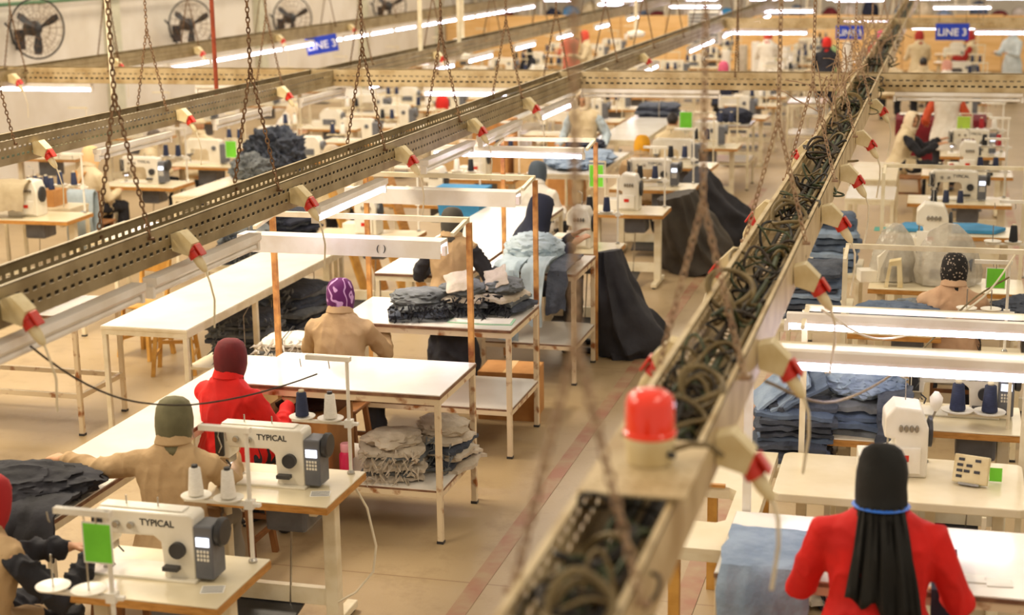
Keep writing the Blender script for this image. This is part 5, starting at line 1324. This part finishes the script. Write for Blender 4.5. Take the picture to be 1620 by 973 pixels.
jeans_stack((-.78, 13.0, .745), .36, .4, 8, .06, [M_DENIML, M_DENIM2], 'folded light blue jeans in the stack behind the cream posts', 'light jeans stack', 73, amp=.015)
work_table('low table of light jeans behind the cream posts', -1.0, -.55, 12.7, 13.4, .74, None, M_LAMC, leg=M_CREAM, edge=M_CREAM)
station(-.22, 10.95, 0, 'piled with denim before the dotted headscarf', 'none', .62, True, stand=False)
heap('denim_heap', 'grey-blue denim heap in front of the orange-edged table', 'denim heap', (-.22, 10.95, .765), (.66, .5, .17), 81, M_DENIM2, .2, None, rough=.26)
heap('denim_heap', 'grey denim heap with dark folds next to the beige shoulder', 'denim heap', (-.08, 11.2, .765), (.4, .3, .14), 82, M_GREYD, -.2, None, rough=.26)
station(.66, 11.2, 0, 'piled with denim beside the green card', 'none', .44, True, stand=False)
heap('denim_heap', 'dark blue denim heap behind the green card', 'denim heap', (.64, 11.2, .765), (.5, .44, .2), 83, M_DENIM, .1, None, rough=.26)
gs = place('stand', None, (.50, 10.6, .70), 0, 'cream thread stand carrying the green card beside the dotted headscarf', 'thread stands')
card('green card hanging beside the dotted headscarf', (.42, 10.592, 1.266), .115, .13, M_GREEN, 0, 0)
work_table('narrow table carrying the green-card thread stand', .36, .60, 10.4, 10.72, .70, None, M_LAMC, leg=M_CREAM, edge=M_CREAM)
gs = place('stand', None, (.72, 12.75, .762), 0, 'cream thread stand with black cone beside the bare floor', 'thread stands')
cone('black', (.62, 12.75, 1.057), 'black thread cone on the stand beside the bare floor')
for i, (x, y0) in enumerate(((-.52, 9.9), (-.42, 13.6))):
    gantry('cream light frame with bare posts, ' + ('beside the stacked blue jeans' if i == 0 else 'behind the plastic bags'), x, x + 1.15, y0, 1.5, 0, M_CREAM, .03)
# blue ironing cloth, boards, far stations of this row
station(.15, 14.8, 0, 'covered with the blue board', 'none', 1.16, True, stand=False)
o = MB().prism([(-.45, -.2), (-.35, .14), (.3, .2), (.55, .0), (.45, -.2)], 0, .03, 'z').build('blue_board', M_SKY); o.location = (.1, 14.85, .765); tag(o, 'blue pointed pressing board lying behind the plastic bags', 'board')
o = MB().b2(-.16, .16, -.1, .1, 0, .004).build('teal_sheet', M_TEAL); o.location = (-.36, 14.72, .766); tag(o, 'teal sheet lying beside the blue board', 'sheet')
root = place('over', lambda: overlock(), (-.02, 13.75, .762), 0, 'tall white machine standing in front of the blue board', 'sewing machines'); root.scale = (.9, .9, 1.5); station(-.02, 13.72, 0, 'in front of the blue board', 'none', .66, True, stand=False)
station(.25, 16.6, 0, 'before the white-scarfed worker', 'lock', 1.02, True, ('navy', 'navy'))
for i, (x, k) in enumerate(((.0, 'black'), (.12, 'navy'), (.26, 'navy'))): cone(k, (x, 16.42, .762), '%s thread cone standing on the table before the white-scarfed worker, %s' % (k, ('first', 'middle', 'last')[i]))
work_table('white table beside the tray before the white-scarfed worker', -.86, -.38, 15.9, 16.75, .86, None, M_LAM, leg=M_CREAM, edge=M_CREAM)
work_table('second pale table beside the tray, behind the white one', -.9, -.4, 17.2, 18.6, .86, None, M_LAMC, leg=M_CREAM, edge=M_CREAM)
station(.35, 18.6, 0, 'loaded with cones beside the white-scarfed worker', 'over', 1.0, True, ('red', 'black'))
for i, (x, k) in enumerate(((.05, 'black'), (.18, 'red'), (.6, 'black'))): cone(k, (x, 18.42, .762), '%s thread cone standing beside the yellow tape, %s' % (k, ('first', 'middle', 'last')[i]))
person('seated worker in white headscarf and beige vest with black sleeves', (-.32, 20.3, 0), -1.6, 'sit', 1.0, .22, [(-.16, .5, .86), (.2, .48, .84)], M_CREAMC, M_BLACK, 'hijab', M_CREAMS, -.75, .15, .011, sleeve=M_BLACK, vest=True, head_px=(1447, 178))
stool('wooden stool of the white-scarfed worker', (-.32, 20.3, 0))
station(.45, 20.3, 0, 'in front of the white-scarfed worker', 'lock', .8, True, ('white', 'red'))
card('pale green card hanging behind the white-scarfed worker\'s machine', (.32, 20.5, 1.2), .16, .24, mat('lime_card', 'b6d84a', .6), pole=.76)
# maroon-draped table
root = thing('draped_table', 'table under a dark red cloth with papers in the far aisle', 'table', (.05, 23.2, 0))
m = drape_mb([(.42, .4), (.41, .86), (.35, .90), (-.35, .90), (-.41, .86), (-.43, .3)], -.62, .62, .012, 30, .025, 24); m.build('red_cloth', mat('dark_red_cloth', '7a1420', .85, '65101a', bump=.4, bscale=10), root, True)
MB().b2(-.6, .6, -.36, .36, .86, .89).build('table_top', M_LAMC, root)
for sx in (-1, 1):
    for sy in (-1, 1): MB().b2(sx * .55 - .02, sx * .55 + .02, sy * .3 - .02, sy * .3 + .02, 0, .86).build('leg', M_CREAM, root)
for i in range(3):
    o = MB().b2(-.15, .15, -.1, .1, 0, .006).build('paper_sheet', M_PAPER); o.location = (-.38 + i * .3, 23.2, .935); o.rotation_euler = (0, 0, .3 * i); tag(o, 'white paper on the dark red cloth, ' + ('by the tray', 'in the middle', 'by the open floor')[i], 'paper')
person('standing worker in white coat with orange sleeves before the dark red cloth', (.12, 22.2, 0), 0, 'stand', 1.0, .05, [(-.27, .2, .9), (.27, .2, .9)], M_WHITEC, M_BLACK, 'hijab', M_CREAMS, 0, .2, .016, sleeve=mat('orange_sleeve', 'c8502c', .85), vest=True)
person('standing worker in beige coat with red scarf under the blue sign', (-.42, 33.3, 0), .3, 'stand', 1.0, .05, None, M_CREAMC, M_CREAMC, 'hijab', mat('dull_red_scarf', 'a82c24', .8), 0, .2, .018, coat_len=.45)
person('standing worker in beige coat with red sleeves beside the blue sign', (.6, 33.3, 0), 1.5, 'stand', 1.0, .05, None, M_CREAMC, M_CREAMC, 'hijab', mat('dull_red_scarf', 'a82c24', .8), 0, .2, .018, sleeve=mat('dull_red_sleeve', 'a8281c', .85), vest=True, coat_len=.45)
person('standing worker in pale blue coat at the edge of the far aisle', (1.45, 34.6, 0), 2.4, 'stand', 1.02, .05, None, M_BLUEC, M_BLACK, 'hair', M_HAIR, 0, .2, .018, coat_len=.4)
person('seated dark-haired worker in front of the beige coat', (-.3, 30.2, 0), 0, 'sit', 1.0, .1, None, M_CREAMC, M_BLACK, 'hair', M_HAIR, 0, .2, .018)
person('seated worker with peach headscarf below the blue sign', (.12, 29.4, 0), 0, 'sit', 1.0, .1, None, M_WHITEC, M_BLACK, 'hijab', mat('peach_head', 'dca08c', .8), 0, .2, .018)
person('seated worker in beige hood beside the far tray end', (-.9, 30.6, 0), 0, 'sit', 1.0, .1, None, M_CREAMC, M_BLACK, 'hijab', M_CREAMS, 0, .2, .018)

# ------------------------------------------------------------------ rows of stations further back
rs = random.Random(11)
def row(x, ys, phrase, w=1.02, kinds=('lock', 'over'), lo=17.5, rz=0.0):
    for i, y in enumerate(ys):
        station(x + rs.uniform(-.05, .05), y, rz + rs.uniform(-.04, .04), '%s in the %s' % (ORD[i], phrase), kinds[rs.randrange(len(kinds))], w, y < lo, cones=(('navy', 'navy'), ('white', 'navy'), ('black', 'white'), ('navy', 'black'))[rs.randrange(4)])
row(-3.02, [13.35], 'row behind the navy hood', .74)
row(-2.98, [15.4], 'row before the yellow headscarf', .80, ('over',))
row(-3.0, [17.0, 18.75, 20.6, 24.2, 26.0, 27.6, 29.4, 31.2, 33.0, 34.8, 36.8, 39.0], 'walkway row behind the cloth sacks', .92)
work_table('white table with denim pile in the walkway row, two posts high', -3.3, -2.5, 21.7, 22.4, .9, .4, M_LAM, leg=M_CREAM)
heap('denim_heap', 'dark blue denim pile on the far walkway table', 'denim heap', (-2.75, 22.05, .905), (.55, .5, .22), 91, M_NAVY, 0, None, rough=.22)
work_table('second white table behind the far denim pile', -2.3, -1.7, 25.0, 25.8, .9, .4, M_LAM, leg=M_CREAM)
work_table('third white table along the walkway before the plywood', -2.3, -1.6, 28.0, 29.0, .9, .4, M_LAM, leg=M_CREAM)
row(-5.1, [13.6, 15.6, 17.4, 21.6, 23.4, 25.2, 27.2, 29.2, 31.4, 33.6, 36.0, 38.4], 'row left of the standing beige vest', 1.0)
row(-7.75, [18.6, 20.4, 22.2, 24.6, 26.6, 28.6, 30.4, 36.3, 38.4], 'row behind the big dark heap', 1.05)
row(-8.85, [13.95], 'row with the khaki cover', 1.1, ('over',))
row(-8.75, [16.2, 17.85, 19.6, 21.9, 23.7, 25.5, 27.5, 29.6, 31.8, 34.2, 36.8], 'row beneath the wall fans', .95)
row(-11.2, [18.2, 20.4, 22.6, 25.0, 27.6, 30.4, 33.6, 37.0], 'outermost row against the fan wall', 1.05)
row(.35, [24.9, 26.9, 28.9, 31.5, 35.5, 38.0], 'row under the far cross tray', .95)
row(-1.5, [35.5, 38.0], 'short row before the plywood', .95)
card('green card on the row by the fan wall', (-8.42, 17.75, 1.06), .14, .2, pole=.76)
card('green card beside the yellow headscarf', (-3.28, 15.3, 1.22), .14, .22, pole=.76)
card('pale green card behind the dark-haired man', (-3.2, 20.55, 1.2), .16, .24, pole=.76)
# box of cones near the fan wall
work_table('narrow table under the brown carton of cones', -9.5, -8.7, 14.40, 14.78, .76, None, M_LAMC, leg=M_CREAM, edge=M_CREAM)
carton('brown carton holding navy cones by the fan wall', (-9.10, 14.59, .762), .36, .26, .17, 0, M_CARD)
for i in range(5): cone('navy', (-9.24 + (i % 3) * .13, 14.54 + (i // 3) * .11, .935), '%s of the navy cones standing on the brown carton by the fan wall' % ORD[i].capitalize(), 'cones on the carton')
o = drape_mb([(.1, .0), (.06, .28), (0, .34), (-.1, .28), (-.16, .02)], -.2, .25, .012, 14, .03, 33).build('dust_cover', mat('khaki_cover', 'b9a98a', .85, 'a8977a', bump=.5, bscale=12), None, True); o.location = (-9.05, 13.85, .80); tag(o, 'khaki cloth cover over the machine by the fan wall', 'cloth cover')
o = drape_mb([(.02, 0), (0, .5), (-.06, .56), (-.12, .3), (-.13, -.1)], -.16, .16, .012, 12, .03, 35).build('pale_cloth', M_PALEB, None, True); o.location = (-8.97, 15.16, .29); tag(o, 'pale blue cloth hung behind the cream-hooded worker', 'cloth')
stool('wooden chair under the cream-hooded worker', (-8.97, 15.37, 0), 0, M_WOOD, .46, True)
# boxes, planks, bins in the middle
for i, (x, y, w, h, m_) in enumerate(((-6.3, 20.6, .6, .75, M_CARDL), (-5.75, 20.4, .42, .85, M_CARD), (-5.2, 20.5, .55, .6, M_CARDL), (-4.75, 20.3, .4, .85, M_CARD), (-6.0, 21.2, .5, 1.0, M_CARD))):
    carton('%s of the cardboard boxes stacked behind the glowing batten' % ORD[i].capitalize(), (x, y, 0), w, .5, h, rs.uniform(-.1, .1), m_)
for i in range(4):
    o = MB().bar((0, 0, 0), (-.38, .04, 1.15), .14, .025).build('wooden_plank', M_WOODE if i % 2 else M_YWOOD); o.location = (-5.45 + i * .17, 14.4 + i * .09, .02); o.rotation_euler = (0, 0, -.05 * i); tag(o, '%s plank leaning beside the blue bin' % ORD[i], 'plank', 'leaning planks')
root = thing('plastic_bin', 'bright blue plastic bin behind the apron-wearing worker', 'bin', (-4.55, 14.85, .76))
b = MB(); b.prism([(-.2, 0), (.2, 0), (.24, .26), (-.24, .26)], -.15, .15); b.build('bin_body', M_SKY, root); MB().b2(-.26, .26, -.17, .17, .25, .275).build('bin_rim', M_SKY, root)
station(-4.5, 14.9, 0, 'under the bright blue bin', 'none', .62, True, stand=False)
heap('denim_heap', 'blue-grey jeans spread out before the standing beige vest', 'denim heap', (-4.0, 17.7, .905), (.85, 1.5, .14), 95, M_DENIML, .1, None, rough=.26, freq=4)
heap('denim_heap', 'dark jeans on top of the spread-out blue-grey ones', 'denim heap', (-4.05, 18.3, .99), (.5, .6, .12), 96, M_NAVY, .3, None, rough=.26, freq=4)
work_table('pale table of spread-out jeans before the standing beige vest', -4.4, -3.6, 16.8, 18.7, .90, None, M_LAM, leg=M_CREAM, edge=M_CREAM)
work_table('pale bench stretching back along the dark-haired man', -4.3, -3.65, 19.9, 23.5, .90, None, M_LAM, leg=M_CREAM, edge=M_CREAM)
bundle('flat dark stack at the end of the bench by the dark-haired man', (-3.95, 22.8, .905), .6, .5, 4, .05, [M_NAVY, M_DENIM], .1, 97)
for i, (x, y) in enumerate(((-6.45, 23.4), (-6.45, 25.6), (-6.45, 28.0), (-6.45, 30.5), (-6.45, 33.2), (-9.97, 26))):
    work_table('%s of the pale cutting tables between the far sewing rows' % ORD[i], x - .45, x + .45, y - .9, y + .9, .86, .35, M_LAM, leg=M_CREAM, edge=M_CREAM)
    if i < 5: heap('garment_heap', 'dark garment heap on the %s pale cutting table' % ORD[i], 'garment heap', (x, y + .3, .865), (.7, .7, .3), 100 + i, (M_GREYD, M_PALED, M_DENIM, M_NAVY, M_PALED)[i], .4 * i, None, 4, rough=.26)
# striped white poles and yarn towers in front of the plywood
for i in range(9):
    root = thing('yarn_tower', '%s white yarn tower standing before the plywood' % ORD[i], 'yarn tower', (-4.6 + i * .33, 35.2 + .4 * (i % 2), 0), 0, 'yarn towers')
    MB().cyl((0, 0, .02), (0, 0, 1.0 + .1 * (i % 3)), .1, 14).build('yarn', (M_WHITET, M_PALED, M_WHITET, mat('mint_yarn', 'a8c88c', .8))[i % 4], root, True); MB().cyl((0, 0, 0), (0, 0, .02), .14, 14).build('base_plate', M_DARK, root)
root = thing('slatted_duct', 'white slatted vent box hanging by the tray before the plywood', 'vent box', (-4.4, 30.5, 1.45))
MB().b2(-.3, .3, -.2, .2, 0, .62).build('box_body', M_WHITEP, root)
for i in range(9): MB().b2(-.28, .28, -.215, -.2, .04 + i * .064, .07 + i * .064).build('slat', M_GREYP, root)
MB().cyl((0, 0, .62), (0, 0, 4), .02, 6).build('drop_rod', M_CREAM, root)
# beyond the partition: racks
for i in range(9):
    x = -12.5 + i * 2.0
    root = thing('storage_rack', '%s storage rack behind the plywood partition, counted from the fan wall' % ORD[i], 'rack', (x, 45.5, 0), 0, 'storage racks')
    for z in (.5, 1.1, 1.9): MB().b2(-.85, .85, -.3, .3, z, z + .04).build('rack_shelf', M_GREYP, root)
    for sx in (-1, 1):
        for sy in (-1, 1): MB().b2(sx * .83 - .03, sx * .83 + .03, sy * .27 - .03, sy * .27 + .03, 0, 2.6).build('rack_post', M_CREAM, root)
    for j in range(3):
        xx = x - .55 + j * .55
        heap('garment_heap', 'garment heap on the %s storage rack, %s on its shelf' % (ORD[i], ('first', 'middle', 'last')[j]), 'garment heap', (xx, 45.5, 1.145), (.52, .5, .30 + .09 * ((i + j) % 4)), 200 + i * 3 + j, (M_DENIM2, M_MAROON, M_PALED, M_NAVY, M_SKY, M_CREAMC, M_DENIML)[(i * 3 + j) % 7], 0, 'garment heaps on the racks', 3)
for i in range(8):
    x = -11.5 + i * 2.1
    batten('%s lit tube over the storage racks, counted from the fan wall' % ORD[i], (x, 44.6, 1.8), (x + 1.2, 44.6, 1.8), rods=True)
# hanging cords near the table row
for i, pts in enumerate(([(-.5, 4.95, 2.0), (-.35, 6.3, 1.55), (-.1, 8.2, 1.22), (.25, 10.2, 1.12), (.5, 10.55, 1.22)], [(-.42, 6.35, 1.92), (-.25, 7.6, 1.5), (.0, 8.6, 1.32), (.3, 9.3, 1.35), (.5, 9.9, 1.5)])):
    P = [Vector(p) for p in pts]; q = []
    for k in range(len(P) - 1):
        for s in range(6):
            t = s / 6; a = P[max(0, k - 1)]; b_, c_ = P[k], P[k + 1]; d_ = P[min(len(P) - 1, k + 2)]
            q.append(.5 * ((2 * b_) + (c_ - a) * t + (2 * a - 5 * b_ + 4 * c_ - d_) * t * t + (3 * b_ - a - 3 * c_ + d_) * t ** 3))
    q.append(P[-1]); o = MB().tube(q, .006, 6).build('sagging_cable', M_CABT if i == 0 else M_CABW, None, True)
    tag(o, ('grey-tan cord sagging from the tray to the green-card stand', 'cream cord sagging from the red-plug socket over the jeans')[i], 'cord')
P = [(-3.36, 5.2 + 1.75 * u, 1.9 - .6 * u - .75 * u * (1 - u)) if u < .4 else (-3.36 + .46 * ((u - .4) / .6) ** 1.4, 5.2 + 1.75 * u, 1.9 - .6 * u - .75 * u * (1 - u) + .1 * max(0, u - .6)) for u in [k / 18 for k in range(19)]]
o = MB().tube(P, .0045, 6).build('sagging_cable', M_CABB, None, True); tag(o, 'dark cord sagging from the wide tray to the front thread stands', 'cord')
